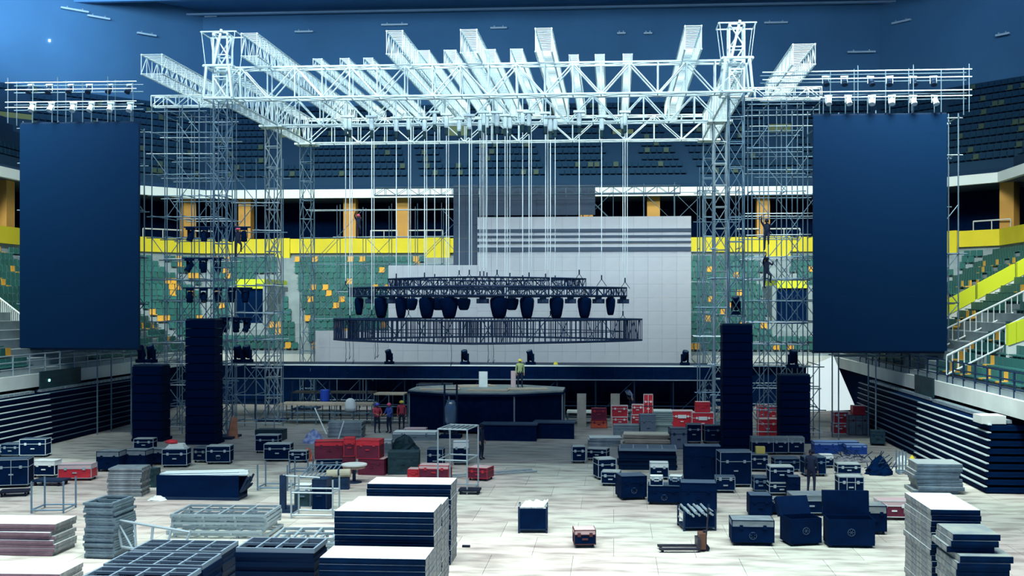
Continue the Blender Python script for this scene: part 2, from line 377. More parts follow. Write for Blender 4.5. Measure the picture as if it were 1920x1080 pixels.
# ------------------------------------------------------------------ folded bleachers, balcony rails
def bleacher(x0, x1, y0, y1, side, z1, n, label, m_nose, cap=False):
    t = thing('folded_bleacher', label, 'bleacher', ((x0 + x1) / 2, (y0 + y1) / 2, 0)); c = Vector(t.location)
    xf = x0 if side > 0 else x1; xb = x1 if side > 0 else x0
    for i in range(n):
        za, zb = i * z1 / n + .03, (i + 1) * z1 / n; off = side * .022 * i
        lo = (min(xf + off, xb), y0, za + .02); hi = (max(xf + off, xb), y1, zb - .05)
        block('row_front', [a - b for a, b in zip(lo, c)], [a - b for a, b in zip(hi, c)], NAVYW, t)
        xa_, xc_ = xf + off - side * .10, xf + off + side * .03
        block('nosing', Vector((min(xa_, xc_), y0 - .03, zb - .04)) - c, Vector((max(xa_, xc_), y1 + .03, zb)) - c, m_nose, t)
    mbx = MB(); k = 0
    yy = y0 + .3
    while yy < y1 - .3:                                        # folded seats on the top row
        mbx.box((xf + side * .75, yy, z1), (xf + side * 1.1, yy + .42, z1 + .14)); yy += .5
    mbx.v = [tuple(Vector(v) - c) for v in mbx.v]
    stuff(mbx.build('folded_seat_tops', ALUD, t))
    if cap:
        b = block('end_block', Vector((xf - .15, y0 + .1, z1)) - c, Vector((xf + side * .8, y0 + 1.1, z1 + .32)) - c, CONCL, t)
    return t
BX = 22.3
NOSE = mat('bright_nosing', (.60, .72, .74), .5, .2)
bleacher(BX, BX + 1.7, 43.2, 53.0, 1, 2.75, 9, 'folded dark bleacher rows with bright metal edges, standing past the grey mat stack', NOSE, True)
bleacher(BX + .1, BX + 1.7, 53.3, 66.0, 1, 2.75, 9, 'folded dark bleacher rows half hidden behind red cases and scaffold', mat('shaded_nosing', (.07, .13, .20), .5, .3))  # far rows: shade put into a darker nosing colour
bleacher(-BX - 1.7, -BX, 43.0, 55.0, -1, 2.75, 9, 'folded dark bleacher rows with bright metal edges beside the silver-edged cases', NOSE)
bleacher(-BX - 1.7, -BX - .1, 55.3, 68.0, -1, 2.75, 9, 'folded dark bleacher rows in shade below the giant screen', mat('shaded_nosing', (.07, .13, .20), .5, .3))  # nosing colour darkened for shade, as on the other side
def railing(a, b, z, h, label, m, nm='balcony_railing', step=1.6, bars=3, grp='balcony railings'):
    a, b = Vector((*a, z)), Vector((*b, z)); c = (a + b) / 2; t = thing(nm, label, 'railing', c, 0, grp)
    n = max(1, round((b - a).length / step))
    for i in range(n + 1):
        p = a.lerp(b, i / n) - c; member('post', p, p + Vector((0, 0, h)), .045, m, t)
    for k in range(bars):
        zz = Vector((0, 0, h * (k + 1) / bars)); member('rail', a - c + zz, b - c + zz, .035, m, t)
    return t
railing((SX + .0, 42), (SX + .0, 51.2), 3.75, 1.05, 'dark railing with two wide posts on the pale parapet above the bleachers', DSTEEL, grp=None)
railing((SX + .0, 52.0), (SX + .0, 70), 3.75, 1.05, 'dark railing on the parapet running behind the scaffold feet', DSTEEL, grp=None)
railing((-SX, 44), (-SX, 66), 3.75, 1.05, 'thin pale railing along the parapet below the giant screen', ALUD, grp=None)
# dark covers on stretches of the parapet
for s_, ya, yb in ((1, 53.4, 56.6), (-1, 55.6, 60.0)):
    o = block('parapet_cover', (min(s_ * (SX - .28), s_ * (SX - .2)), ya, 2.9), (max(s_ * (SX - .28), s_ * (SX - .2)), yb, 3.85), DGRN)
    tag(o, 'dark cloth hung over the pale parapet', 'cover', 'dark parapet covers')
# sloped stair walls with yellow tops at the corner stand
def stair_wall(P, Q, h, nm, label, m, m2):
    P, Q = Vector(P), Vector(Q); c = (P + Q) / 2; c.z = min(P.z, Q.z) - 1.5
    t = thing(nm, label, 'wall', c)
    d = (Q - P); n = Vector((-d.y, d.x, 0)).normalized() * .12
    def slab(z0, z1, name, mm):
        vs = []
        for p in (P, Q):
            for s_ in (-1, 1):
                for z in (z0, z1): vs.append(p + n * s_ + Vector((0, 0, z)) - c)
        MB_ = MB(); MB_.add(vs, [(0,1,3,2),(4,6,7,5),(0,4,5,1),(2,3,7,6),(1,5,7,3),(0,2,6,4)]); MB_.build(name, mm, t)
    slab(-1.5, h, 'wall_face', m)
    for i in range(3):
        A, B = P.lerp(Q, i / 3 + .01), P.lerp(Q, (i + 1) / 3 - .01); vs = []
        for p in (A, B):
            for s_ in (-1.3, 1.3):
                for z in (h, h + .95): vs.append(p + n * s_ + Vector((0, 0, z)) - c)
        MB_ = MB(); MB_.add(vs, [(0,1,3,2),(4,6,7,5),(0,4,5,1),(2,3,7,6),(1,5,7,3),(0,2,6,4)]); MB_.build('yellow_panel', m2, t)
stair_wall((27.4, 67.0, 6.1), (34.5, 67.0, 10.0), .35, 'stair_parapet', 'pale sloping stair wall topped with yellow panels in the corner stand', CONCL, YELG)
stair_wall(W(1888, 652, 50), W(1935, 636, 50), .1, 'stair_parapet', 'short wall with a wide yellow panel by the stand stairs', CONCL, YELG)
def stair_rail(A, B, label):
    A, B = Vector(A), Vector(B); c = Vector((A.x, A.y, min(A.z, B.z) - 1.0)); t = thing('stair_railing', label, 'railing', c, 0, 'white stair railings')
    member('rail', A - c, B - c, .055, FASW, t); member('rail', A - c - Vector((0, 0, .9)), B - c - Vector((0, 0, .9)), .045, FASW, t)
    for i in range(15):
        p = A.lerp(B, i / 14) - c; member('post', p - Vector((0, 0, .9)), p, .028, FASW, t)
stair_rail(W(1775, 616, 60), W(1930, 541, 60), 'white sloping railing in the side stand below the yellow-topped stair wall')
stair_rail(W(1775, 667, 52), W(1930, 590, 52), 'white sloping railing in the side stand next to the short yellow panel')
stair_rail(W(-8, 553, 62), W(42, 592, 62), 'white sloping railing in the stand beside the giant screen above the green lamp')

# ================================================================== ROOF STRUCTURE
def truss(name, A, B, w, h, panel, rc, rl, label, group=None, m=ALU, cat='truss', single=False, up=(0, 0, 1), dense=False, mk=None):
    A, B = Vector(A), Vector(B); t = mk or thing(name, label, cat, A, 0, group); c = Vector(t.location)
    d = (B - A).normalized(); up = Vector(up); side = d.cross(up).normalized(); up = side.cross(d).normalized()
    off = {k: side * (sx * w / 2) + up * (sz * h / 2) for k, (sx, sz) in enumerate(((-1, -1), (1, -1), (1, 1), (-1, 1)))}
    for k in range(4): member('chord', A + off[k] - c, B + off[k] - c, rc, m, t)
    L = (B - A).length; n = max(1, round(L / panel)); mbx = MB()
    def put(nm, p, q):
        if single: member(nm, p - c, q - c, rl, m, t, 5)
        else: mbx.tube(p - c, q - c, rl, 4, cap=False)
    for i in range(n + 1):
        P = A + d * (L * i / n)
        for k in range(4): put('post' if k % 2 else 'rung', P + off[k], P + off[(k + 1) % 4])
        if i < n:
            Q = A + d * (L * (i + 1) / n)
            for k in (1, 3):
                a_, b_ = (k, (k + 1) % 4) if (i + k // 2) % 2 == 0 else ((k + 1) % 4, k)
                put('diagonal', P + off[a_], Q + off[b_])
            if dense:
                M_ = (P + Q) / 2
                for k in (0, 2): put('rung', M_ + off[k], M_ + off[(k + 1) % 4])
            else:
                for k in (0, 2):
                    a_, b_ = (k, (k + 1) % 4) if i % 2 == 0 else ((k + 1) % 4, k)
                    put('diagonal', P + off[a_], Q + off[b_])
    if not single: stuff(mbx.build('lacing', m, t))
    return t
TX = 14.25; D1, D2, D3 = 58.5, 67.4, 75.0
ZBOT, ZTOP = 18.95, 20.65; ZC = (ZBOT + ZTOP) / 2
truss('roof_truss', (-TX - .4, D1, ZC), (TX + .4, D1, ZC), .8, ZTOP - ZBOT, 1.55, .06, .042, 'long white box truss across the front of the stage roof', single=True)
truss('roof_truss', (-TX, D2, ZC), (TX, D2, ZC), .8, ZTOP - ZBOT, 1.55, .055, .042, 'long white box truss across the middle of the stage roof', single=True)
truss('roof_truss', (-TX, D3, ZC), (TX, D3, ZC), .8, ZTOP - ZBOT, 1.9, .05, .035, 'long white box truss across the rear of the stage roof', single=True)
for s_ in (-1, 1):
    truss('roof_side_truss', (s_ * TX, D1 + .5, ZC), (s_ * TX, D3 - .4, ZC), .9, ZTOP - ZBOT, 1.0, .06, .032, 'dense white box truss along the stage roof ' + SIDE[s_], None, dense=True)
for x in (-11.8, -3.95, 0.0, 3.95, 11.75):
    truss('roof_rafter_truss', (x, 55.8, ZTOP + .70), (x, 78.0, ZTOP + .70), .85, 1.2, .62, .05, .022, 'large open box truss jutting forward over the front roof truss', 'large rafter trusses', dense=True)
for x, dz, w in ((-9.1, 0, .5), (-7.55, 0, .5), (-6.2, 0, .5), (-3.05, .25, .66), (-1.55, .25, .66), (.67, .25, .66), (2.2, .25, .66), (5.4, 0, .5), (6.85, 0, .5), (8.4, 0, .5)):
    truss('roof_small_truss', (x, 59.4, ZTOP + .45 + dz), (x, 76.5, ZTOP + .45 + dz), w, .55 + dz, .5, .035, .018, 'small box truss lying across the roof trusses', 'small rafter trusses', dense=True)
# towers
for D, rl in ((D1, .038), (D2, .040), (D3, .034)):
    for s_ in (-1, 1):
        zt = 22.6 if D == D1 else ZBOT
        lab = {D1: 'tall lattice tower rising through the front roof truss', D2: 'lattice tower carrying the middle roof truss', D3: 'lattice tower carrying the rear roof truss'}[D] + ' ' + SIDE[s_]
        t = thing('roof_tower', lab, 'tower', (s_ * TX, D, 0))
        truss('', (s_ * TX, D, .12), (s_ * TX, D, ZBOT), .8, .8, 1.3, .042 if D == D2 else .034, .030 if D == D2 else .024, '', None, {D1: STEEL, D2: ALUD, D3: STEEL}[D], single=True, up=(0, 1, 0), mk=t)
        if D == D1: truss('', (s_ * TX, D, ZBOT), (s_ * TX, D, zt), .8, .8, 1.2, .06, .042, '', None, ALU, single=True, up=(0, 1, 0), mk=t)
        c = Vector(t.location)
        block('base_plate', Vector((s_ * TX - .8, D - .8, .0)) - c, Vector((s_ * TX + .8, D + .8, .12)) - c, DSTEEL, t)
        if D == D1:
            for dx in (-.95, .95):
                for dy in (-.7, .7):
                    member('head_cable', Vector((s_ * TX + dx * .75, D + dy, ZTOP)) - c, Vector((s_ * TX + dx, D + dy, 22.6)) - c, .02, ALU, t)
            for dy in (-.7, .7): member('head_bar', Vector((s_ * TX - 1, D + dy, 22.6)) - c, Vector((s_ * TX + 1, D + dy, 22.6)) - c, .04, ALU, t)
            for dx in (-1, 1): member('head_bar', Vector((s_ * TX + dx, D - .7, 22.6)) - c, Vector((s_ * TX + dx, D + .7, 22.6)) - c, .04, ALU, t)
            member('lifting_arm', Vector((s_ * TX - .35, D - .6, ZTOP - .1)) - c, Vector((s_ * TX + .15, D - .6, 22.75)) - c, .08, ALU, t)
            # sleeve block that rides the tower
            for z in (ZBOT - .05, ZTOP + .05):
                for a_, b_ in (((-.8, -.8), (.8, -.8)), ((.8, -.8), (.8, .8)), ((.8, .8), (-.8, .8)), ((-.8, .8), (-.8, -.8))):
                    member('sleeve_bar', Vector((s_ * TX + a_[0], D + a_[1], z)) - c, Vector((s_ * TX + b_[0], D + b_[1], z)) - c, .075, ALU, t)
            for dx in (-.8, .8):
                for dy in (-.8, .8):
                    member('sleeve_post', Vector((s_ * TX + dx, D + dy, ZBOT)) - c, Vector((s_ * TX + dx * .8, D + dy, ZTOP)) - c, .08, ALU, t)
        else:
            block('head_plate', Vector((s_ * TX - .75, D - .6, ZBOT - .12)) - c, Vector((s_ * TX + .75, D + .6, ZBOT)) - c, ALU, t)
# outrigger trusses over the side scaffolds
for s_ in (-1, 1):
    truss('outrigger_truss', (s_ * 17.6, 56.8, 20.62), (s_ * 17.6, 67.0, 20.62), 1.15, 1.05, .7, .05, .022, 'wide box truss lying on top of the side scaffold ' + SIDE[s_], None, dense=True)
    truss('link_truss', (s_ * 19.2, 60.6, 19.3), (s_ * 14.8, 60.6, 19.3), .5, .6, .75, .04, .028, 'short truss linking side scaffold and roof tower ' + SIDE[s_], None)

# ------------------------------------------------------------------ scaffolds
def scaffold(name, xs, ys, zs, label, group, m=STEEL, r=.035, diag=True, seed=1, skip=0.0, ztop=.4):
    rn = random.Random(seed); c = Vector((xs[0], ys[0], 0)); t = thing(name, label, 'scaffold', c, 0, group)
    for x in xs:
        for y in ys: member('standard', Vector((x, y, 0 if abs(x) < SX else ZB + RI * int((abs(x) - SX) / TR))) - c, Vector((x, y, zs[-1] + ztop * rn.uniform(.3, 1.6))) - c, r, m, t, 5)
    for y in ys:
        for z in zs:
            if rn.random() < skip: continue
            member('ledger', Vector((rn.choice((xs[0], xs[0], xs[0], xs[1])) - rn.uniform(.1, .4), y, z)) - c, Vector((rn.choice((xs[-1], xs[-1], xs[-1], xs[-2])) + rn.uniform(.1, .5), y, z + rn.uniform(-.04, .04))) - c, r, m if rn.random() < .6 else ALUD, t, 5)
    for x in xs:
        for z in zs:
            if rn.random() < .25: continue
            member('transom', Vector((x, ys[0] - .1, z + .06)) - c, Vector((x, ys[-1] + .1, z + .06)) - c, r * .9, m, t, 5)
    if diag:
        for y in (ys[0], ys[-1]):
            for i in range(len(xs) - 1):
                for k in range(len(zs) - 1):
                    if rn.random() < (.2 if zs[k] < 9 else .72): continue
                    a, b = (xs[i], xs[i+1]) if (i + k) % 2 else (xs[i+1], xs[i])
                    member('diagonal', Vector((a, y, zs[k])) - c, Vector((b, y, zs[k+1])) - c, r * .75, m, t, 5)
                    if rn.random() < .35: member('diagonal', Vector((b, y + .05, zs[k])) - c, Vector((a, y + .05, zs[k+1])) - c, r * .75, m, t, 5)
    return t
def lin(a, b, n): return [a + (b - a) * i / (n - 1) for i in range(n)]
for s_ in (-1, 1):
    xs = sorted((s_ * 19.0, s_ * 18.1, s_ * 17.2, s_ * 16.2, s_ * 15.3))
    scaffold('side_scaffold', xs, [60.0, 61.8, 63.6], lin(.4, 18.6, 16), 'tall tube scaffold between giant screen and roof tower ' + SIDE[s_], None, STEEL, .033, seed=3 + s_)
    xs = sorted((s_ * 26.3, s_ * 24.2, s_ * 21.9, s_ * 19.9)); 
    scaffold('screen_scaffold', xs if s_ < 0 else xs, [59.3, 61.0], [4.65, 5.0, 7.5, 10.2, 12.9, 15.6, 17.6], 'tube scaffold standing behind and above the giant screen ' + SIDE[s_], None, STEEL, .04, seed=11 + s_)
    # beam of scaffold tubes over the screen, carrying lamps
    c = Vector((s_ * 23.0, 58.4, 18.3)); t = thing('screen_beam', 'long scaffold-tube beam above the giant screen ' + SIDE[s_], 'scaffold', c, 0, None)
    x0, x1 = s_ * 19.0 - s_ * 3.4 * (s_ > 0), s_ * 26.6
    for y in (58.0, 58.9):
        for z in (18.55, 18.85, 19.55, 19.95): member('tube', Vector((x0, y, z)) - c, Vector((x1, y, z + .02)) - c, .032, STEEL if y > 58.5 else ALU, t)
    for k in range(6):
        x = s_ * (19.2 + k * 1.45)
        for y in (58.0, 58.9)[:1 + k % 2]: member('upright', Vector((x, y, 17.7)) - c, Vector((x, y, 20.25 if k % 2 else 19.95)) - c, .026, STEEL, t)
xs = sorted((-15.0, -13.7, -12.6)); scaffold('inner_scaffold', xs, [62.5, 64.2], lin(.4, 15.2, 10), 'ragged tube scaffold beside the roof tower ' + SIDE[-1], None, STEEL, .033, seed=21, skip=.15, ztop=.9)
xs = sorted((12.7, 13.6, 15.0)); scaffold('inner_scaffold', xs, [63.5, 65.2], lin(.4, 14.2, 9), 'ragged tube scaffold beside the roof tower ' + SIDE[1], None, STEEL, .033, seed=22, skip=.15, ztop=.9)
scaffold('rear_scaffold', lin(-14.5, -1.0, 8), [76.9, 77.8], lin(.4, 14.4, 8), 'wide thin scaffold behind the grey panel wall', None, STEEL, .028, seed=31, skip=.1)
scaffold('rear_scaffold', lin(1.0, 14.2, 7), [76.9, 77.8], lin(.4, 15.6, 8), 'wide thin scaffold behind the tall grey panels', None, STEEL, .028, seed=32, skip=.1)
# catwalk truss in front of the white fascia
truss('catwalk_truss', (-9.5, 75.55, 15.55), (12.3, 75.55, 15.55), .5, .55, .8, .03, .022, 'thin dark truss strung across behind the hoist chains', None, mat('blue_steel', (.08, .14, .20), .5, .2))

# ------------------------------------------------------------------ giant screens
def giant_screen(px0, px1, py0, py1, Y, label):
    A, B = W(px0, py1, Y), W(px1, py0, Y); w, h = B.x - A.x, B.z - A.z
    t = thing('giant_screen', label, 'screen', (A.x, Y, A.z), 0, None)
    nx, nz = 7, 13; cw, ch = w / nx, h / nz
    m_ = MB().box((.0006, 0, .0006), (cw - .0006, .09, ch - .0006)).mesh('cabinet', SCRN)
    for i in range(nx):
        for k in range(nz): link('cabinet', m_, t, (i * cw, 0, k * ch))
    for i in range(0, nx + 1, 1): block('frame_post', (min(max(i * cw - .04, 0), w - .08), .1, 0), (min(max(i * cw + .04, .08), w), .2, h), DSTEEL, t)
    block('frame_bar', (0, .1, -.12), (w, .5, 0), DSTEEL, t); block('frame_bar', (0, .1, h), (w, .3, h + .1), DSTEEL, t)
    for i in range(6): member('hanger', (w * (i + .5) / 6, .3, h), (w * (i + .5) / 6, .3, h + 1.0), .03, STEEL, t)
    return t, A, B
giant_screen(37, 260, 230, 652, 58.0, 'giant blank black screen hung above the small lit green lamp')
giant_screen(1525, 1776, 214, 658, 58.0, 'giant blank black screen hung above the bright white sheet')
def flood(px, py, Y, s=1.0, m=ALU):
    p = W(px, py, Y); t = thing('flood_lamp', 'small flood lamp clamped to the beam above the giant screen', 'lamp', p, random.uniform(-.3, .3), 'flood lamps above the giant screens')
    MB().lathe([(.05, 0), (.13, .05), (.15, .3), (.17, .42)], 8, M=Matrix.Rotation(R(150), 4, 'X')).build('housing', DSTEEL if s < 1 else m, t)
    member('yoke', (-.16, 0, .1), (-.16, 0, -.25), .02, m, t); member('yoke', (.16, 0, .1), (.16, 0, -.25), .02, m, t)
    member('clamp', (-.2, 0, .12), (.2, 0, .12), .05, m, t)
for px in (62, 97, 138, 172, 208, 245): flood(px, 197, 57.7)
for px in (58, 93, 133, 168, 207, 243): flood(px, 163, 58.4, .8)
for px in (1553, 1590, 1635, 1672, 1712, 1752): flood(px, 184, 57.7)
for px in (1548, 1583, 1632, 1668, 1712, 1750): flood(px, 148, 58.4, .8)

# ------------------------------------------------------------------ speaker towers
def speaker_tower(px0, px1, py0, py1, n, label, grp):
    A = G((px0 + px1) / 2, py1); s = F / depth(A); w = (px1 - px0) / s; h = (py1 - py0) / s
    t = thing('speaker_tower', label, 'speaker', A, 0, grp)
    block('base', (-w/2 - .05, 0, 0), (w/2 + .05, 1.35, .15), BLACK, t)
    ch = (h - .15) / n
    me = MB().box((-w/2, 0, .012), (w/2, 1.2, ch - .012)).mesh('cabinet', BLACK)
    mg = MB().box((-w/2 + .04, -.03, .04), (w/2 - .04, 0, ch - .04)).mesh('grille', GRIL)
    for i in range(n):
        c_ = link('cabinet', me, t, (random.uniform(-.012, .012), 0, .15 + i * ch)); link('grille', mg, c_)
    block('top_frame', (-w/2, .1, h), (w/2, 1.1, h + .08), DSTEEL, t)
    return t
speaker_tower(347, 403, 600, 834, 14, 'tall black tower of stacked speaker cabinets next to the leaning orange panel', None)
speaker_tower(1355, 1411, 610, 842, 14, 'tall black tower of stacked speaker cabinets behind the black case cluster', None)
speaker_tower(247, 303, 687, 828, 8, 'shorter black speaker tower behind the row of plain black cases', None)
speaker_tower(1463, 1519, 705, 832, 8, 'shorter black speaker tower in front of the bright white sheet', None)

# ------------------------------------------------------------------ grey panel wall behind the stage
YB = 76.0
def panel_wall(px0, px1, py0, py1, label, m=LEDB, dark_rows=(), Y=YB):
    A, B = W(px0, py1, Y), W(px1, py0, Y); w, h = B.x - A.x, B.z - A.z
    t = thing('panel_wall', label, 'panel wall', (A.x, Y, A.z))
    nx, nz = max(1, round(w / 1.0)), max(1, round(h / 1.0)); cw, ch = w / nx, h / nz
    m_ = MB().box((.005, 0, .005), (cw - .005, .1, ch - .005)).mesh('panel', m)
    for i in range(nx):
        for k in range(nz): link('panel', m_, t, (i * cw, random.uniform(0, .012), k * ch))
    for z0_, z1_ in dark_rows:
        z0w, z1w = W(px0, z1_, Y).z - A.z, W(px0, z0_, Y).z - A.z
        block('dark_strip', (0, -.05, z0w), (w, -.005, z1w), LEDD, t)
    for i in range(0, nx + 1, 2): block('rear_brace', (min(i * cw, w - .06), .1, 0), (min(i * cw, w - .06) + .06, .25, h), DSTEEL, t)
    zf = A.z
    for i in range(0, nx + 1, 3): block('support_leg', (min(i * cw, w - .08), .02, -zf), (min(i * cw, w - .08) + .08, .12, 0), DSTEEL, t)
    return t
panel_wall(895, 1296, 405, 684, 'tall pale grey panel wall with dark horizontal stripes behind the stage', LEDB, ((430, 436), (442, 446), (453, 457), (464, 472)))
panel_wall(728, 895, 497, 684, 'middle step of the pale grey panel wall behind the light rings', LEDB)
panel_wall(591, 728, 620, 684, 'low step of the pale grey panel wall beside the rear tower', LEDB)
panel_wall(850, 897, 346, 497, 'narrow dark grey panel strip behind the hoist chains', LEDD, Y=76.4)
panel_wall(898, 1116, 346, 404, 'wide dark grey panel block above the tall grey wall', LEDD, Y=76.4)

# ------------------------------------------------------------------ light rings
RC = Vector((W(912, 560, 63.0).x, 63.0, 0))
def spow(c): return math.copysign(abs(c) ** 1.5, c)
def ring(name, ax, ay, z0, z1, nseg, sub, rc, rl, label, m=DSTEEL, tw=.45, verticals=False):
    t = thing(name, label, 'light ring', (RC.x, RC.y, z0)); c = Vector(t.location)
    P = [Vector((RC.x + ax * spow(math.cos(2 * math.pi * k / nseg)), RC.y + ay * spow(math.sin(2 * math.pi * k / nseg)), 0)) for k in range(nseg)]
    Pi = [RC + (p - RC) * (1 - tw / ax) for p in P]
    for k in range(nseg):
        sec = link('ring_section', None, t); A, B, Ai, Bi = P[k], P[(k+1) % nseg], Pi[k], Pi[(k+1) % nseg]
        for z in (z0, z1):
            member('chord', A + Vector((0, 0, z)) - c, B + Vector((0, 0, z)) - c, rc, m, sec, 5)
            member('chord', Ai + Vector((0, 0, z)) - c, Bi + Vector((0, 0, z)) - c, rc, m, sec, 5)
        mbx = MB()
        for i in range(sub):
            p, q = A.lerp(B, i / sub), A.lerp(B, (i + 1) / sub); pi_, qi_ = Ai.lerp(Bi, i / sub), Ai.lerp(Bi, (i + 1) / sub)
            Z0, Z1 = Vector((0, 0, z0)) - c, Vector((0, 0, z1)) - c
            mbx.tube(p + Z0, p + Z1, rl, 4, cap=False); mbx.tube(pi_ + Z0, pi_ + Z1, rl, 4, cap=False)
            for Z in (Z0, Z1): mbx.tube(p + Z, pi_ + Z, rl, 4, cap=False)
            if not verticals:
                mbx.tube(p + (Z0 if i % 2 else Z1), q + (Z1 if i % 2 else Z0), rl, 4, cap=False)
                mbx.tube(p + Z1, qi_ + Z1, rl, 4, cap=False)
            elif i % 5 == 2: mbx.tube(p + Z0, q.lerp(B, .3) + Z1, rl, 4, cap=False)
        if verticals:
            zm = (z0 + z1) / 2 - .1
            mbx.tube(Ai + Vector((0, 0, zm)) - c, Bi + Vector((0, 0, zm)) - c, rl, 4, cap=False)
        stuff(mbx.build('lacing', m, sec))
    return t, P
RINGM = mat('ring_black_steel', (0.015, 0.04, 0.10), 0.5, 0.2)
tU, PU = ring('upper_light_ring', 5.9, 5.0, 8.50, 8.98, 12, 6, .05, .032, 'small dark truss ring, the highest of the three hanging rings', RINGM)
tM, PM = ring('middle_light_ring', 8.3, 6.2, 7.97, 8.45, 16, 6, .055, .036, 'wide dark truss ring carrying bagged lamps between two other rings', RINGM)
tL, PL = ring('lower_light_ring', 9.2, 6.6, 5.38, 6.60, 16, 10, .055, .032, 'widest dark ring frame of close upright bars, the lowest of the rings', RINGM, .9, True)
# bagged moving lights hung under the middle ring
def bag(p, w, h, rz):
    t = thing('bagged_light', 'stage light wrapped in a black bag hanging under the middle ring', 'stage light', p, rz, 'bagged lights under the middle ring')
    b = MB().lathe([(.10 * w, -h), (.27 * w, -h * .99), (.36 * w, -h * .85), (.47 * w, -h * .45), (.5 * w, -h * .15), (.44 * w, -.02), (.2 * w, 0)], 10, sy=.8).build('cover', CLOTH, t); smooth(b)
    member('clamp', (0, 0, -.02), (0, 0, .22), .05, RINGM, t); block('tie', (-.3 * w, -.08, -.04), (.3 * w, .08, .06), RINGM, t)
def flat_lamp(p, w, rz):
    t = thing('wash_lamp', 'small flat dark lamp clamped under the middle ring', 'stage light', p, rz, 'flat lamps under the middle ring')
    block('housing', (-w/2, -.18, -.42), (w/2, .18, -.16), RINGM, t); block('bracket', (-w*.3, -.04, -.18), (w*.3, .04, .06), RINGM, t)
    for k in range(3): block('lens', (-w*.42 + k * w * .3, -.2, -.36), (-w*.42 + k * w * .3 + w * .22, -.18, -.22), LENS, t)
def ring_front(px, ax, ay, z, front=True):
    """point of the near (or far) side of an elliptical ring seen at px"""
    best = None
    for k in range(721):
        a = math.pi * k / 720 * (-1 if front else 1); p = Vector((RC.x + ax * spow(math.cos(a)), RC.y + ay * spow(math.sin(a)), z)); e = abs(px_of(p)[0] - px)
        if best is None or e < best[0]: best = (e, p)
    return best[1]
for px, w in ((673, .55), (715, .8), (752, .7), (800, .95), (842, 1.0), (936, 1.0), (988, .85), (1043, .8), (1096, .8), (1145, .6)):
    bag(ring_front(px, 8.1, 5.8, 7.85), w, 1.15 if w > .6 else 1.0, random.uniform(-.4, .4))
for px in (770, 822, 870, 960): bag(ring_front(px, 8.1, 5.8, 7.85, False), .9, .75, 0)
for px in (905, 1018, 1070, 1122, 1172, 695, 735): flat_lamp(ring_front(px, 8.1, 5.8, 7.95), .62, random.uniform(-.3, .3))

# ------------------------------------------------------------------ chain hoists
def hoist(px, py_top, py_bot, Y, double=False, motor=True, r=.028):
    p = W(px, py_bot, Y); zt = W(px, py_top, Y).z
    t = thing('chain_hoist', 'electric chain hoist on the stage roof with its pale hanging chain', 'chain hoist', (p.x, Y, p.z), 0, 'chain hoists over the light rings')
    H = zt - p.z
    member('chain', (0, 0, .25), (0, 0, H), r, CHAIN, t, 5)
    if double: member('chain', (.13, 0, .5), (.13, 0, H), r * .7, CHAIN, t, 5)
    member('hook', (0, 0, 0), (0, 0, .28), .04, DSTEEL, t)
    member('sling', (0, 0, .05), (-.28, 0, -.35), .018, DSTEEL, t); member('sling', (0, 0, .05), (.28, 0, -.35), .018, DSTEEL, t)
    if motor:
        b = MB().lathe([(.10, H - .1), (.14, H), (.14, H + .45), (.11, H + .62)], 8).build('motor', ALU, t)
        block('flange', (-.32, -.16, H + .62), (.32, .16, H + .74), ALU, t)
        MB().lathe([(.07, H - .55), (.11, H - .48), (.10, H - .12), (.08, H - .1)], 8).build('chain_bag', DGRN, t)
        member('suspension', (0, 0, H + .7), (0, 0, H + 1.4), .03, ALU, t)
rh = random.Random(5)
for px, Y, yb, dbl in ((648, 66, 535, 0), (656, 62, 600, 1), (697, 60, 590, 1), (743, 61, 522, 0), (766, 66, 590, 1), (796, 62, 520, 1), (815, 67, 522, 0), (837, 62, 590, 1), (861, 66, 515, 0), (880, 60, 515, 1), (900, 66, 517, 1), (907, 64, 517, 1), (913, 66, 519, 0), (932, 60, 515, 0), (947, 64, 592, 1), (956, 66, 520, 0), (980, 62, 525, 0), (992, 60, 520, 1), (1023, 62, 522, 1), (1032, 60, 592, 0), (1041, 66, 525, 0), (1086, 60, 515, 0), (1128, 61, 525, 0), (1172, 62, 530, 1), (1168, 63, 592, 0)):
    hoist(px, 236 + rh.uniform(-6, 8), yb, Y, bool(dbl))

# ------------------------------------------------------------------ moving heads
def moving_head(p, label, grp=None, hang=False, tilt=15, s=1.0, m=BLACK):
    t = thing('moving_head_light', label, 'stage light', p, random.uniform(-.8, .8), grp); k = -1 if hang else 1
    block('base', (-.2*s, -.2*s, 0 if not hang else -.16*s), (.2*s, .2*s, .16*s if not hang else 0), m, t)
    for x in (-.21, .17): block('yoke_arm', (x*s, -.08*s, min(k*.14*s, k*.62*s)), ((x+.04)*s, .08*s, max(k*.14*s, k*.62*s)), m, t)
    h = MB().lathe([(.08*s, -.32*s), (.15*s, -.25*s), (.16*s, .05*s), (.18*s, .22*s), (.17*s, .30*s)], 10, M=Matrix.Translation((0, 0, k*.52*s)) @ Matrix.Rotation(R(180 + tilt if hang else tilt), 4, 'X')).build('head', m, t); smooth(h)
    MB().lathe([(.14*s, .30*s), (.13*s, .315*s)], 10, M=Matrix.Translation((0, 0, k*.52*s)) @ Matrix.Rotation(R(180 + tilt if hang else tilt), 4, 'X')).build('lens', LENS, t)
    return t
GY = 68.0; GZ = W(900, 684, GY).z
for px in (730, 872, 995, 1284):
    p = W(px, 683, GY + .3); moving_head((p.x, p.y, GZ), 'black moving head light standing on the long stage bridge', 'moving heads on the stage bridge', tilt=25, s=1.15)
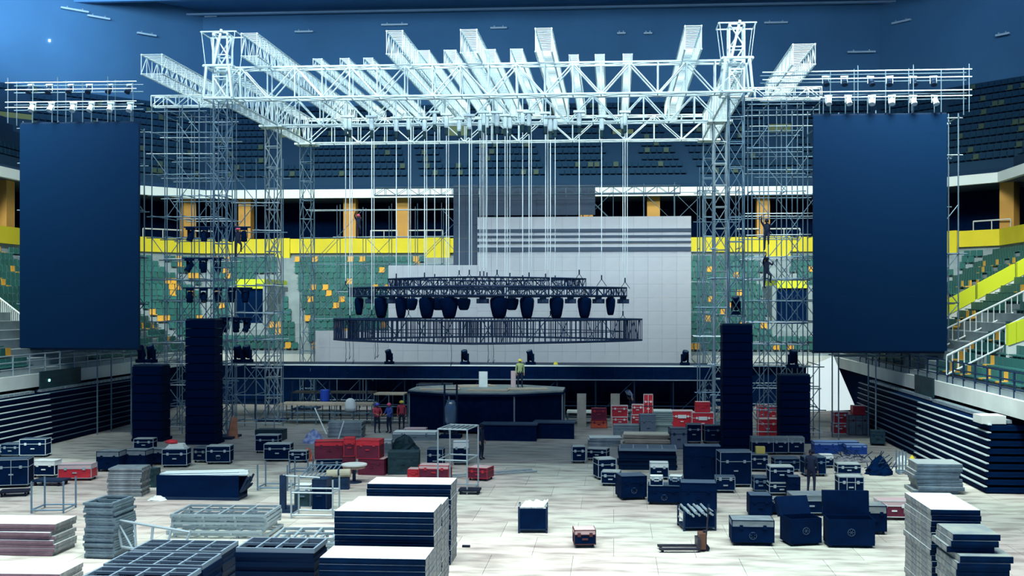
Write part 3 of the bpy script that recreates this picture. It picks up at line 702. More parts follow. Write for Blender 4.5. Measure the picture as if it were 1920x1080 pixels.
for k, (px0_, px1_, py) in enumerate(((345, 470, 434), (342, 420, 492), (343, 473, 548), (412, 473, 604))):
    A, B = W(px0_, py - 8, 59.7), W(px1_, py - 8, 59.7)
    t = thing('lamp_bar', 'horizontal pipe carrying dark stage lamps on the side scaffold', 'lamp bar', A, 0, 'lamp bars on the side scaffold')
    member('pipe', (0, 0, 0), B - A, .05, DSTEEL, t)
    n = max(3, round((B.x - A.x) / .75))
    for i in range(n):
        p = A.lerp(B, (i + .5) / n)
        moving_head(p, 'black moving head light hanging from a pipe on the side scaffold', 'moving heads on the side scaffold', True, random.uniform(-40, 40), 1.0)
for px, py, Y in ((265, 680, 58.6), (284, 680, 58.6), (447, 680, 60), (464, 680, 60), (1486, 690, 58.6), (1380, 590, 59.2)):
    p = W(px, py, Y); moving_head(p, 'black moving head light on a scaffold ledge near the speaker tower', 'moving heads beside the speaker towers', False, 20, 1.2)

# ================================================================== STAGE
A, B = W(408, 684, GY), W(1336, 684, GY); zb = W(900, 712, GY).z
t = thing('stage_bridge', 'long dark stage bridge with pale edges on scaffold legs', 'stage', (A.x, GY, 0)); L = B.x - A.x
block('deck', (0, 0, GZ - .1), (L, 3.0, GZ), DSTEEL, t); block('top_edge', (0, -.06, GZ - .09), (L, 0, GZ), FASW, t); block('bottom_edge', (0, -.06, zb), (L, 0, zb + .06), ALUD, t)
n = 26
for i in range(n):
    block('skirt_panel', (i * L / n + .015, -.02 - .02 * (i % 2), zb + .06), ((i + 1) * L / n - .015, .01, GZ - .1), CLOTH if i % 3 else BLACK, t)
for i in range(0, n + 1, 2):
    for y in (.1, 2.8):
        member('leg', (i * L / n, y, 0), (i * L / n, y, GZ - .1), .045, DSTEEL, t)
for i in range(0, n, 2):
    if i % 4 == 0: member('brace', (i * L / n, .1, .3), ((i + 2) * L / n, .1, zb), .03, DSTEEL, t)
for y in (.1, 2.8):
    for z in (1.0, zb): member('ledger', (0, y, z), (L, y, z), .035, DSTEEL, t)
# black drape behind the bridge
p0, p1 = W(700, 712, 72.0), W(1312, 712, 72.0); mb = MB(); nn = 120; vs = []; fs = []
for i in range(nn + 1):
    x = (p1.x - p0.x) * i / nn; yy = .12 * math.sin(i * .9) + .05 * math.sin(i * 2.3)
    vs += [(x, yy, 0), (x, yy, GZ - .3), (x, yy + .03, GZ - .3), (x, yy + .03, 0)]
for i in range(nn):
    a = 4 * i
    for k in range(4): fs.append((a + k, a + (k + 1) % 4, a + 4 + (k + 1) % 4, a + 4 + k))
mb.add(vs, fs); o = smooth(mb.build('stage_drape', CLOTH)); o.location = (p0.x, 72.0, 0); tag(o, 'long black pleated drape closing the space under the stage bridge', 'drape')

# central polygonal stage
SC = W(915, 800, 64.3); SC = Vector((SC.x, 64.3, 0))
def poly(ax, ay, n=8, ph=.5): return [(ax * math.cos(2*math.pi*(k+ph)/n), ay * math.sin(2*math.pi*(k+ph)/n)) for k in range(n)]
t = thing('centre_stage', 'raised eight-sided stage with black sides and a bare wooden top', 'stage', SC)
MB().prism(poly(4.9, 3.4), .12, 2.3).build('stage_body', CLOTH, t); MB().prism(poly(5.0, 3.5), 2.3, 2.38).build('deck_top', TOPGRY, t)
MB().prism(poly(5.06, 3.56), 2.18, 2.30).build('rim', BLACK, t)
for i, (x, y) in enumerate(poly(4.95, 3.45)): member('corner_post', (x, y, 0), (x, y, 2.3), .05, ALUD, t)
for x0_, y0_, w_, d_, rz_ in ((-3.9, -1.8, 2.4, 1.2, .1), (-1.0, -2.2, 2.4, 1.2, -.06), (1.4, -1.4, 2.4, 1.2, .2), (-1.8, .6, 2.4, 1.2, .5)):
    o = MB().box((0, 0, 0), (w_, d_, .06)).build('plywood_sheet', PLY); o.location = SC + Vector((x0_, y0_, 2.38 + .001)); o.rotation_euler = (0, 0, rz_)
    tag(o, 'loose plywood sheet lying on the eight-sided stage', 'board', 'plywood on the centre stage')
for px, py, w_, d_ in ((953, 827, 3.1, 1.2), (1038, 823, 2.3, 1.2)):
    p = G(px, py); o = thing('covered_step', 'low black block under a dark cover at the foot of the eight-sided stage', 'step', p, -.04, 'covered blocks by the centre stage')
    MB().prism([(-w_/2, 0), (w_/2, 0), (w_/2 - .1, d_), (-w_/2 + .1, d_)], 0, .86).build('body', CLOTH, o); MB().prism([(-w_/2 - .04, -.04), (w_/2 + .04, -.04), (w_/2, d_), (-w_/2, d_)], .86, .93).build('cover', mat('grey_blue_cover', (.03, .06, .11), .5), o)

def platform(px0, px1, pyt, pyb, d, top, label, mid=None, yg=None):
    """trestle platform: deck, legs and rails"""
    A = G(px0, yg or pyb); dd = depth(A); s = F / dd; w = (px1 - px0) / s; z = 7.5 - (pyt - 570) * dd / F
    t = thing('trestle_platform', label, 'platform', A); n = max(2, round(w / 1.3))
    for i in range(n): block('deck_board', (i * w / n + .01, 0, z - .09), ((i + 1) * w / n - .01, d, z), top, t)
    for i in range(n + 1):
        for y in (.05, d - .05): member('leg', (min(max(i * w / n, .03), w - .03), y, 0), (min(max(i * w / n, .03), w - .03), y, z - .09), .035, STEEL, t)
    for y in (.05, d - .05):
        for zz in (.3, z * .6): member('ledger', (0, y, zz), (w, y, zz), .028, STEEL, t)
    return t, A, z, w
platform(522, 700, 757, 800, 1.6, PLY, 'long trestle platform with tan boards at the side of the stage', yg=797)
platform(545, 700, 735, 790, 1.4, PLY, 'higher trestle platform of tan boards behind the first one', yg=783)
platform(700, 758, 738, 800, 1.3, PLY, 'short trestle platform joining the eight-sided stage', yg=799)
platform(1062, 1112, 772, 800, 1.4, PALEPLY, 'low pale platform beside the standing wooden panels', yg=796)
platform(780, 845, 720, 790, 1.2, WHITE, 'pale sheet platform behind the eight-sided stage', yg=786)
# leaning poles
def pole(px0, py0, px1, py1, dy, label, r=.035, m=FASW):
    A = G(px0, py0); B = W(px1, py1, A.y + dy); o = MB().tube((0, 0, 0), B - A, r, 8).build('pole', m); o.location = A + Vector((0, 0, r)); tag(o, label, 'pole'); return o
pole(612, 815, 590, 766, .5, 'long white pole leaning above the tarp heap'); pole(634, 826, 645, 790, .3, 'short white pole leaning by the grey deck stack')

# ================================================================== CASES
LOWER = {}
PALETOP = mat('pale_lit_worn_top', (.58, .66, .63), .6, col2=(.40, .47, .47), scale=3); PINKTOP = mat('pale_pink_lid', (.75, .55, .55), .5); DIMTOP = mat('dim_case_top', (.07, .11, .17), .6)  # PALETOP: wear plus strong top light put into the lid colour
TRIM = mat('worn_silver_trim', (.46, .56, .60), .5, .2)
EMB = mat('faded_print', (.05, .09, .16), .7)
ncase = 0
def case(px0, px1, yt, yb, d=.65, rz=0.0, body=BLACK, trim=ALUD, label='', grp=None, on=None, yg=None, wheels=True, emblem=False, lid=.3, name='road_case', cat='case', panels=1, tl=None, h=None):
    """road case from its extent in the photograph: px0..px1, yt (rear top edge) .. yb (front foot); it stands on the floor or on another case"""
    c, s_ = abs(math.cos(rz)), abs(math.sin(rz))
    if on is None:
        A = G((px0 + px1) / 2, yb); z0 = 0.0
    else:
        gz = LOWER[on.name]; A = G((px0 + px1) / 2, yg or yb); A = W((px0 + px1) / 2, 600, on.location.y - .0 + (0 if yg is None else 0)); A.z = 0; z0 = gz
        A.y = on.location.y
    dd = depth(A); tot = (px1 - px0) * dd / F; w = max(.25, (tot - d * s_) / c)
    if h is None: h = max(.2, 7.5 - (yt - 570) * (dd + d) / F - z0)
    t = thing(name, label, cat, (A.x, A.y, z0), rz, grp)
    wz = .11 if wheels else 0.0
    # local frame: front face at y = 0, depth towards +y
    b = block('body', (-w/2, 0, wz), (w/2, d, h - h * lid * .9), body, t)
    block('lid', (-w/2, 0, h - h * lid * .9 + .012), (w/2, d, h), tl or body, t)
    if tl is None:
        tp = PALETOP if trim is TRIM else PINKTOP if body in (RED, DRED) else DIMTOP if body is BLACK else None
        if tp: block('lit_top_panel', (-w/2 + .02, .02, h), (w/2 - .02, d - .02, h + .008), tp, t)  # added top face; light falling on the lid put into its colour
    e = .012; mb = MB()
    for x in (-w/2, w/2):
        for y in (0, d): mb.box((x - e, y - e, wz), (x + e, y + e, h))
    for z in (wz + e, h - e, h - h * lid * .9):
        for y in (0, d): mb.box((-w/2 - e, y - e, z - e), (w/2 + e, y + e, z + e))
        for x in (-w/2, w/2): mb.box((x - e, -e, z - e), (x + e, d + e, z + e))
    if panels > 1:
        for i in range(1, panels): mb.box((-w/2 + i * w / panels - e, -e, wz), (-w/2 + i * w / panels + e, e, h))
    mb.build('edge_trim', trim, t)
    for i in range(2):
        x = (-.28 + .56 * i) * w; block('latch', (x - .05, -.03, h - h * lid * .9 - .06), (x + .05, 0, h - h * lid * .9 + .06), trim, t)
    block('handle', (-.09, -.03, h * .45), (.09, 0, h * .45 + .05), trim, t)
    if emblem:
        m_ = MB(); 
        for k in range(12):
            a, b2 = 2*math.pi*k/12, 2*math.pi*(k+1)/12; q = min(.11, h * .15)
            m_.tube((q*math.cos(a), -.008, h*.4 + q*math.sin(a)), (q*math.cos(b2), -.008, h*.4 + q*math.sin(b2)), .012, 4)
        for k in range(5): m_.tube((q*.35*math.cos(R(90+72*k)), -.008, h*.4 + q*.35*math.sin(R(90+72*k))), (q*.75*math.cos(R(90+72*k)), -.008, h*.4 + q*.75*math.sin(R(90+72*k))), .012, 4)
        m_.build('emblem', EMB, t)
    if wheels:
        for x in (-w/2 + .08, w/2 - .08):
            for y in (.08, d - .08): member('caster', (x - .025, y, .055), (x + .025, y, .055), .055, RUB, t, 8)
    LOWER[t.name] = z0 + h + .009
    return t
SIL = 'silver-edged black road case '
# ---- cluster by the bleachers, far side
case(0, 37, 829, 858, .7, .1, label=SIL + 'half cut off beside the long silver-edged case')
case(36, 86, 820, 858, .7, .12, label='long silver-edged black road case near the bright bleacher edges', trim=ALU)
a_ = case(-14, 55, 856, 915, .9, .28, panels=2, emblem=False, label='large double-door black case with round handles on a low dolly')
case(60, 103, 860, 896, .6, 0, body=BLACK, trim=WHITE, label='black box in a white frame beside the red road case', tl=WHITE)
case(108, 172, 866, 902, .7, .12, body=RED, trim=TRIM, label='pinkish red road case with pale lid on casters, alone on the floor', tl=mat('pale_pink_lid', (.75, .55, .55), .5))
case(180, 224, 842, 885, .8, .05, trim=BLACK, label='plain black case at the open end of a row of black cases', tl=GREY)
case(228, 274, 840, 880, .8, -.03, trim=BLACK, label='plain black case in the middle of a row of black cases', tl=GREY)
case(272, 304, 838, 872, .8, .0, trim=BLACK, label='plain black case next to the small cluttered case', tl=GREY)
case(250, 288, 820, 846, .6, .1, trim=TRIM, label='small silver-edged case standing behind the row of plain black cases')
c1 = case(303, 351, 838, 877, .7, .1, trim=TRIM, label='silver-edged case piled with papers and a red bundle')
o = thing('paper_pile', 'white papers and folded sheets piled on a silver-edged case', 'papers', (c1.location.x, c1.location.y + .1, LOWER[c1.name]), .1)
for k in range(4): block('sheet', (-.45 + .05 * k, .02, k * .05), (.40 - .03 * k, .5, k * .05 + .045), WHITE, o)
o = MB().lathe([(.1, 0), (.28, .03), (.30, .10), (.2, .17), (.05, .19)], 9, sy=.7).build('red_bundle', RED); smooth(o); o.location = (c1.location.x - .25, c1.location.y + .28, LOWER[c1.name] + .2); tag(o, 'red cloth bundle lying on the piled papers', 'bundle')
case(360, 388, 836, 868, .7, -.1, label='dark road case close against a silver-edged case by the tall speaker tower')
case(386, 432, 833, 871, .7, .1, trim=TRIM, emblem=True, label='silver-edged road case with small emblem near the tall speaker tower')
case(267, 291, 876, 914, .5, 0, body=DGRN, trim=DGRN, wheels=False, label='small dark green box behind the long pipe bin')
# ---- cluster of cases and red boxes
case(478, 522, 813, 850, .7, .05, trim=TRIM, label='silver-edged case behind the pair of black cases by the tarp heap')
case(494, 545, 829, 866, .7, .08, trim=TRIM, label='silver-edged black case with a smaller case beside it')
case(541, 575, 843, 868, .5, .05, trim=TRIM, label='small black case beside the crumpled red cloth')
o = MB().lathe([(.28, 0), (.30, .1), (.2, .3), (.14, .5), (.05, .62)], 7, sy=.7).build('red_cloth', mat('red_orange_cloth', (.75, .16, .10), .8, var=.5, scale=9)); o.location = G(577, 864); tag(o, 'crumpled red and orange cloth beside a small black case', 'cloth')
d1 = case(590, 645, 856, 886, .8, .2, wheels=True, label='black case carrying a red road case')
case(588, 646, 828, 858, .8, .2, body=DRED, trim=DRED, on=d1, h=.78, label='red road case stacked on a black case', wheels=False, tl=RED)
d2 = case(640, 668, 852, 888, .7, .2, body=DRED, trim=DRED, label='narrow dark red case under another red case', wheels=False)
case(642, 668, 822, 855, .7, .2, body=DRED, trim=RED, on=d2, h=.8, label='narrow red case stacked on a dark red case', wheels=False, tl=RED)
d3 = case(670, 722, 856, 891, .8, -.08, body=DRED, trim=DRED, label='wide dark red case at the base of a red stack', wheels=False)
case(666, 712, 824, 856, .8, -.06, body=DRED, trim=RED, on=d3, h=.82, label='red case with a bright red lid on top of the wide dark red case', wheels=False, tl=RED)
case(764, 786, 876, 897, .6, 0, body=RED, trim=RED, wheels=False, label='small red box touching a longer red box with a pale lid')
case(784, 842, 868, 899, .7, -.05, body=DRED, trim=RED, label='long red box with a pale lid behind the pale deck stacks', tl=mat('pale_pink_lid', (.75, .55, .55)), wheels=False)
case(872, 918, 872, 902, .8, -.25, body=DRED, trim=RED, label='low red case on casters beside the open steel frame')
case(757, 799, 801, 820, .7, .05, body=RED, trim=WHITE, label='small bright red case with white marks near the two workers', wheels=False)
case(726, 786, 843, 890, .9, .1, body=DGRN, trim=DGRN, wheels=False, label='dark green chest topped with a folded tarp')
case(735, 818, 806, 826, 1.2, .03, body=GREY, trim=GREY, tl=WHITE, wheels=False, label='wide low crate covered with white boards')
case(690, 735, 822, 850, .8, .1, body=GREY, trim=GREY, tl=PALEPLY, wheels=False, label='grey crate with a pale top behind the red stack')
case(800, 830, 838, 885, .7, 0, body=BLACK, trim=ALUD, label='upright black case inside the open steel frame')
case(848, 880, 825, 872, .7, .1, body=BLACK, trim=ALUD, tl=WHITE, label='black case with a white top beside the standing worker in black')
# ---- red cases under the bridge
case(1108, 1138, 786, 803, .7, 0, body=mat('orange_red', (.72, .12, .06), .5), trim=DRED, label='open red case with a dark raised lid by the wooden panels', wheels=False)
case(1109, 1137, 765, 787, .08, 0, body=DRED, trim=RED, name='case_lid', cat='lid', label='dark red case lid standing upright on the open red case', on=bpy.data.objects[list(LOWER)[-1]], h=.75, wheels=False)
e1 = case(1148, 1177, 780, 800, .6, 0, body=RED, trim=WHITE, wheels=False, label='lower bright red case of a pair by the cardboard panel')
case(1147, 1177, 757, 777, .6, 0, body=RED, trim=WHITE, on=e1, h=.68, wheels=False, label='upper bright red case of a pair by the cardboard panel')
e2 = case(1184, 1204, 776, 796, .6, 0, body=RED, trim=WHITE, wheels=False, label='lower small red case beside the grey cloth-covered crate')
case(1185, 1206, 757, 777, .6, 0, body=RED, trim=WHITE, on=e2, h=.62, wheels=False, label='upper small red case beside the grey cloth-covered crate')
case(1207, 1224, 738, 790, .6, 0, body=RED, trim=WHITE, panels=2, wheels=False, label='tall narrow red and white case at the end of the red row')
f1 = case(1259, 1299, 768, 808, .8, 0, body=RED, trim=WHITE, wheels=False, label='red case with a white label plate beside the pale green deck stack')
f2 = case(1298, 1338, 771, 812, .8, 0, body=RED, trim=WHITE, wheels=False, label='red case with a white label plate carrying a smaller red case')
case(1304, 1331, 747, 768, .6, 0, body=RED, trim=RED, on=f2, h=.6, wheels=False, label='small red case on top of the red case with a white plate')
for f_ in (f1, f2): block('label_plate', (-.25, -.04, .75), (.25, -.005, .95), WHITE, f_)
case(1150, 1198, 794, 821, .9, 0, body=GREY, trim=GREY, wheels=False, label='grey ribbed crate in front of the red case pair')
case(1200, 1231, 775, 822, .8, .1, body=mat('slate_cloth', (.16, .20, .26), .8), trim=GREY, wheels=False, label='grey cloth-covered crate beside the ribbed crate')
case(1288, 1315, 793, 832, .7, 0, trim=ALUD, label='dark case in front of the red cases with white plates')
case(1320, 1354, 795, 832, .7, .1, trim=STEEL, label='dark grey-edged case next to the tall speaker tower')
# ---- black cluster
case(1072, 1099, 834, 869, .6, .1, trim=TRIM, label='upright silver-edged case at the open corner of the black cluster')
case(1098, 1140, 838, 864, .7, -.2, trim=TRIM, label='silver-edged case behind the upright corner case')
case(1117, 1160, 856, 900, .8, .3, trim=TRIM, label='silver-edged case with a cluttered top at the edge of the black cluster')
case(1126, 1163, 880, 912, .7, -.1, trim=TRIM, label='low silver-edged case on casters in front of the cluttered one')
g1 = case(1160, 1218, 886, 938, .9, .25, trim=BLACK, emblem=True, label='large plain black case with dark lid beside the low silver-edged case')
g2 = case(1214, 1277, 904, 947, .9, -.05, trim=BLACK, emblem=True, label='large black case with two small cases on its lid')
case(1219, 1243, 888, 905, .4, 0, trim=TRIM, on=g2, h=.36, label='small silver-edged case on the large black case', tl=WHITE, wheels=False)
case(1251, 1280, 886, 905, .5, -.2, trim=STEEL, on=g2, h=.36, label='small open-topped case with a pale lid on the large black case', tl=PALEPLY, wheels=False)
case(1219, 1253, 864, 900, .6, 0, trim=TRIM, label='case with a pale padded top behind the large black case', tl=WHITE)
case(1275, 1344, 899, 962, .8, -.04, trim=BLACK, emblem=False, label='wide black case with a shiny lid behind the pipe crate')
case(1284, 1352, 832, 905, .9, .0, trim=BLACK, panels=2, label='tall black cabinet in the black cluster', wheels=True)
case(1349, 1411, 842, 914, .9, .1, trim=ALUD, label='big black case with worn silver edges near the tall speaker tower')
case(1343, 1378, 890, 925, .6, 0, trim=ALUD, lid=.15, label='open shallow case with its lid raised')
o = MB().box((-.32, 0, 0), (.32, .06, .6)).build('case_lid', DSTEEL); o.location = G(1372, 918) + Vector((.1, .75, .02)); o.rotation_euler = (R(-25), R(12), .2); tag(o, 'dark raised lid leaning at the back of the shallow case', 'lid')
case(1406, 1447, 922, 972, .8, 0, trim=BLACK, label='black case tucked behind the emblem case')
case(1373, 1451, 966, 1024, .8, 0, trim=BLACK, emblem=True, label='black case with a pale emblem and wide lid on casters', tl=GREY)
case(1408, 1440, 848, 885, .7, 0, trim=ALUD, label='black case carrying a small yellow box')
o = block('yellow_box', G(1425, 885) + Vector((-.15, .15, LOWER[list(LOWER)[-1]])), G(1425, 885) + Vector((.25, .5, LOWER[list(LOWER)[-1]] + .3)), mat('dull_yellow', (.55, .45, .12))); tag(o, 'small dull yellow box on a black case', 'box')
for i, (x0_, x1_) in enumerate(((1410, 1450), (1450, 1478), (1479, 1508))):
    case(x0_, x1_, 817, 853, .7, 0, trim=ALUD, tl=GREY, label=('long', 'first upright', 'second upright')[i] + ' grey-topped case in the line before the short speaker tower')
case(1527, 1571, 825, 851, .8, 0, body=BLUE, trim=BLUE, wheels=False, label='wide blue chest at the end of the blue row', tl=mat('pale_blue_top', (.25, .40, .70)))
case(1571, 1610, 825, 847, .8, 0, body=BLUE, trim=BLUE, wheels=False, label='blue chest in the middle of the blue row', tl=mat('pale_blue_top', (.25, .40, .70)))
case(1587, 1625, 831, 852, .7, 0, body=BLUE, trim=BLUE, wheels=False, label='blue chest pulled out in front of the blue row', tl=mat('pale_blue_top', (.25, .40, .70)))
case(1507, 1550, 853, 894, .7, .1, trim=STEEL, label='dark grey-edged case on casters near the blue chests')
case(1539, 1563, 850, 878, .6, 0, trim=ALUD, tl=WHITE, label='white-topped case between the blue chests and the grey-edged case')
h1 = case(1442, 1490, 900, 930, .7, .05, trim=TRIM, label='silver-edged case at the base of a two-case stack')
case(1443, 1489, 872, 902, .7, .05, trim=TRIM, on=h1, h=.62, wheels=False, label='silver-edged case on top of a two-case stack')
case(1485, 1560, 920, 968, .9, .05, trim=ALUD, tl=GREY, label='wide grey-topped case behind the open black trunks')
case(1573, 1619, 889, 932, .7, .0, trim=TRIM, panels=3, label='upright silver-edged case standing alone near the black net heap')
case(1571, 1614, 866, 893, .7, .0, trim=TRIM, label='silver-edged case behind the lone upright case')
case(1440, 1478, 930, 966, .7, .0, trim=BLACK, tl=GREY, label='grey-topped black case beside the wide grey-topped case')
case(1478, 1500, 890, 935, .6, 0, trim=BLACK, label='narrow black case beside the worker in black')
case(1648, 1706, 932, 976, .7, 0, body=DRED, trim=WHITE, label='brownish red case with a white lid beside the big deck stack', tl=mat('pale_pink_lid', (.75, .55, .55)))
case(1620, 1662, 940, 1003, .8, 0, trim=BLACK, tl=mat('deck_top_worn', (.3, .3, .3)), label='black trunk with a worn printed top beside the open black trunk')
# open trunks
def trunk(px0, px1, yb, h, d, lh, tilt, label, rz=0):
    A = G((px0 + px1) / 2, yb); dd = depth(A); w = (px1 - px0) * dd / F
    t = thing('open_trunk', label, 'trunk', A, rz)
    block('front_wall', (-w/2, 0, .1), (w/2, .03, h), BLACK, t); block('rear_wall', (-w/2, d - .03, .1), (w/2, d, h), BLACK, t)
    block('side_wall', (-w/2, .03, .1), (-w/2 + .03, d - .03, h), BLACK, t); block('side_wall', (w/2 - .03, .03, .1), (w/2, d - .03, h), BLACK, t); block('bottom', (-w/2, 0, .08), (w/2, d, .12), BLACK, t)
    l = MB().box((-w/2, 0, 0), (w/2, .22, lh)).build('lid', BLACK, t); l.location = (0, d, h); l.rotation_euler = (R(-tilt), 0, 0)
    m_ = MB(); q = .11
    for k in range(12):
        a, b2 = 2*math.pi*k/12, 2*math.pi*(k+1)/12; m_.tube((q*math.cos(a), -.008, h*.55 + q*math.sin(a)), (q*math.cos(b2), -.008, h*.55 + q*math.sin(b2)), .011, 4)
    for k in range(6): m_.tube((0, -.008, h*.55), (q*.8*math.cos(R(60*k)), -.008, h*.55 + q*.8*math.sin(R(60*k))), .009, 4)
    m_.build('emblem', EMB, t)
    for x in (-w/2 + .1, w/2 - .1):
        for y in (.1, d - .1): member('caster', (x - .03, y, .05), (x + .03, y, .05), .05, RUB, t, 8)
trunk(1553, 1640, 1028, .88, .75, .75, 4, 'large open black trunk with its lid standing up and a star emblem')
trunk(1480, 1543, 1024, .85, .8, .6, 30, 'open black trunk with its lid tipped back beside the larger open trunk', .25)
# far red crates at the bleachers
k1 = case(1563, 1590, 791, 813, .8, 0, body=RED, trim=WHITE, wheels=False, label='lower red crate by the scaffold foot below the giant screen')
case(1564, 1590, 775, 795, .8, 0, body=RED, trim=WHITE, on=k1, h=.65, wheels=False, label='upper red crate by the scaffold foot below the giant screen')
k2 = case(1592, 1630, 775, 816, 1.0, 0, body=GREY, trim=DRED, wheels=False, panels=3, label='wide grey and red slatted crate near the dark bleachers')
case(1600, 1622, 760, 778, .7, 0, body=RED, trim=RED, on=k2, h=.5, wheels=False, label='small red box on the wide slatted crate')
case(1630, 1662, 805, 836, .9, -.2, body=DGRN, trim=DSTEEL, label='dark bin with pale bundles on top near the dark bleachers')
for i, (x0_, x1_, y0_, y1_) in enumerate(((1421, 1440, 757, 780), (1441, 1460, 760, 782), (1422, 1458, 783, 806))):
    case(x0_, x1_, y0_, y1_ + 14, .7, 0, body=RED, trim=WHITE, wheels=False, label=('red box with white edges beside the scaffold', 'second red box with white edges beside the scaffold', 'wide red box in front of two red boxes at the scaffold')[i])

# ================================================================== STACKS OF DECKS AND FRAMES
def board_mesh(w, d, th, edge, top): 
    m_ = MB().box((0, 0, 0), (w, d, th - .012))
    for k_ in (3, 5): m_.mi[k_] = 1
    m_.box((.012, -.012, th * .35), (w - .012, 0, th * .6))
    return m_.mesh('deck_board', [edge, DECKEND]), MB().box((.01, .01, th - .012), (w - .01, d - .01, th - .002)).mesh('top_sheet', top)
def stack(x, y, w, d, H, th, edge, top, label, grp, rz=0.0, jit=.03, seed=1, lean=0.0, frame=False, z0=0.0):
    """pile of boards; x, y is the front corner nearest the axis origin of the pile"""
    rn = random.Random(seed); n = max(1, int(round(H / th))); b, tp = board_mesh(w, d, th, edge, top)
    z = z0
    for i in range(n):
        o = link('deck_board', b); o.location = (x + rn.uniform(-jit, jit) + lean * i, y + rn.uniform(-jit, jit) * .6, z); o.rotation_euler = (0, 0, rz + rn.uniform(-jit, jit) * .25)
        tag(o, label, 'deck board', grp); 
        link('top_sheet', tp, o); z += th
    return z
def fx(px, s): d = F / s; return (CAM + FWD * d + RGT * ((px - PX0) / F * d))
# pale-topped stage decks in the middle
for px0_, s_, H, lab, sd in ((688, 65, 2.3, 'navy-edged stage deck in the pale-topped stack beside the open steel frame', 1), (653, 72.5, 2.38, 'navy-edged stage deck in the second of the pale-topped stacks', 2), (627, 77, 2.4, 'navy-edged stage deck in the third of the pale-topped stacks', 3), (598, 82.5, 1.72, 'navy-edged stage deck in the lowest of the pale-topped stacks, its top cut by a slot', 4)):
    p = fx(px0_, s_); stack(p.x, p.y, 2.44, 1.2, H, .145, DECKED, PALEPLY, lab, lab.replace('navy-edged stage deck in', 'decks of'), 0, .013, sd)
# tall piles at the other side
p = fx(1747, 74.5); stack(p.x, p.y + .05, 1.22, 2.44, 2.32, .145, DECKED, PALEPLY, 'pale-topped stage deck in the tall pile by the bleachers', 'decks of the tall pile', 0, .03, 6)
p = fx(1797, 80); z_ = stack(p.x, p.y, 1.22, 1.62, 1.6, .16, DECKED, TOPGRY, 'worn grey-topped deck in the lower pile beside the tall pile', 'decks of the lower pile', 0, .05, 7)
stack(p.x - .12, p.y + .3, 1.1, 1.25, .45, .15, DECKED, TOPGRY, 'short worn deck laid on the lower pile', 'short decks on the lower pile', 0, .08, 8, z0=z_)
# pinkish boards
p = fx(100, 63); stack(p.x - 2.6, p.y, 2.6, 1.3, .95, .118, DECKPK, PALEPLY, 'pinkish-edged board in the pile beside the grey frame stack', 'boards of the pinkish pile', .0, .10, 9)
p = fx(110, 71); stack(p.x - 2.6, p.y, 2.6, 1.3, .36, .12, DECKPK, PALEPLY, 'pale board in the low pile before the pinkish pile', 'boards of the low pale pile', .02, .06, 10)
# grey deck pile
p = fx(202, 48.3); stack(p.x, p.y, 1.3, 1.0, 1.12, .08, DECKGR, GREY, 'thin grey panel in the ragged pile beside the long pipe bin', 'panels of the ragged grey pile', .1, .05, 11)
p = fx(615, 33.5); stack(p.x, p.y, 1.9, 1.2, .9, .11, DECKGR, GREY, 'grey green deck in the stack behind the leaning poles', 'decks behind the leaning poles', .05, .04, 12)
p = fx(1226, 33.2); stack(p.x, p.y, 1.05, 1.4, 1.5, .12, mat('deck_edge_pale_green', (.34, .44, .40), .6), PALEPLY, 'pale green deck in the stack beside the red cases', 'decks of the pale green stack', 0, .05, 13)
# mats
p = fx(1717, 47.5); stack(p.x, p.y, 1.75, 1.4, 1.25, .15, mat('mat_edge_grey', (.12, .18, .24), .7, var=.3), mat('mat_top', (.42, .48, .48), .7), 'grey padded mat in the ragged pile before the bleachers', 'mats of the ragged pile', -.03, .12, 14)
# boards in the middle far floor
p = fx(1168, 36.0); stack(p.x, p.y, 2.4, 1.3, .72, .09, PLY, mat('pale_wood', (.74, .68, .54), .7), 'tan board in the wide wooden pile behind the dark frames', 'boards of the wide wooden pile', -.04, .10, 15)
p = fx(1104, 35.6); stack(p.x, p.y, 1.7, 1.1, .45, .09, DECKGR, PALEPLY, 'pale board in the low pile beside the wide wooden pile', 'boards of the low pile by the corner cases', .06, .08, 16)

def grid_frame_mesh(w, d, th, nx, ny, m, r=.03, foot=0):
    mb = MB()
    for y in (0, d - 2*r): mb.box((0, y, 0), (w, y + 2*r, th))
    for x in (0, w - 2*r): mb.box((x, 2*r, 0), (x + 2*r, d - 2*r, th))
    for i in range(1, nx): mb.box((w*i/nx - r, 2*r, th*.3), (w*i/nx + r, d - 2*r, th))
    for i in range(1, ny): mb.box((2*r, d*i/ny - r*.7, th*.35), (w - 2*r, d*i/ny + r*.7, th*.95))
    if foot:
        for x in (0, w*.33, w*.66, w - .08):
            for y in (0, d - .08): mb.box((x, y, -foot), (x + .08, y + .08, 0))
    return mb.mesh('frame_panel', m)
def frame_stack(x, y, w, d, H, th, nx, ny, m, label, grp, rz=0, jit=.03, seed=1, r=.03, mtop=None, gap=.004):
    rn = random.Random(seed); n = max(1, round(H / th)); ft = gap if gap > .01 else 0; me = grid_frame_mesh(w, d, th - gap, nx, ny, m, r, ft)
    mt = grid_frame_mesh(w, d, th - gap, nx, ny, mtop, r, ft) if mtop else me
    for i in range(n):
        o = link('frame_panel', mt if i == n - 1 else me); o.location = (x + rn.uniform(-jit, jit), y + rn.uniform(-jit, jit), i * th + ft); o.rotation_euler = (0, 0, rz + rn.uniform(-jit, jit) * .3); tag(o, label, 'frame', grp)
NAVFR = mat('navy_frame', (.0015, .014, .050), .6, 0, spec=.08); NAVTOP = mat('pale_frame_top', (.22, .30, .38), .5, .2)  # NAVTOP: paler tone for the topmost frame of a pile
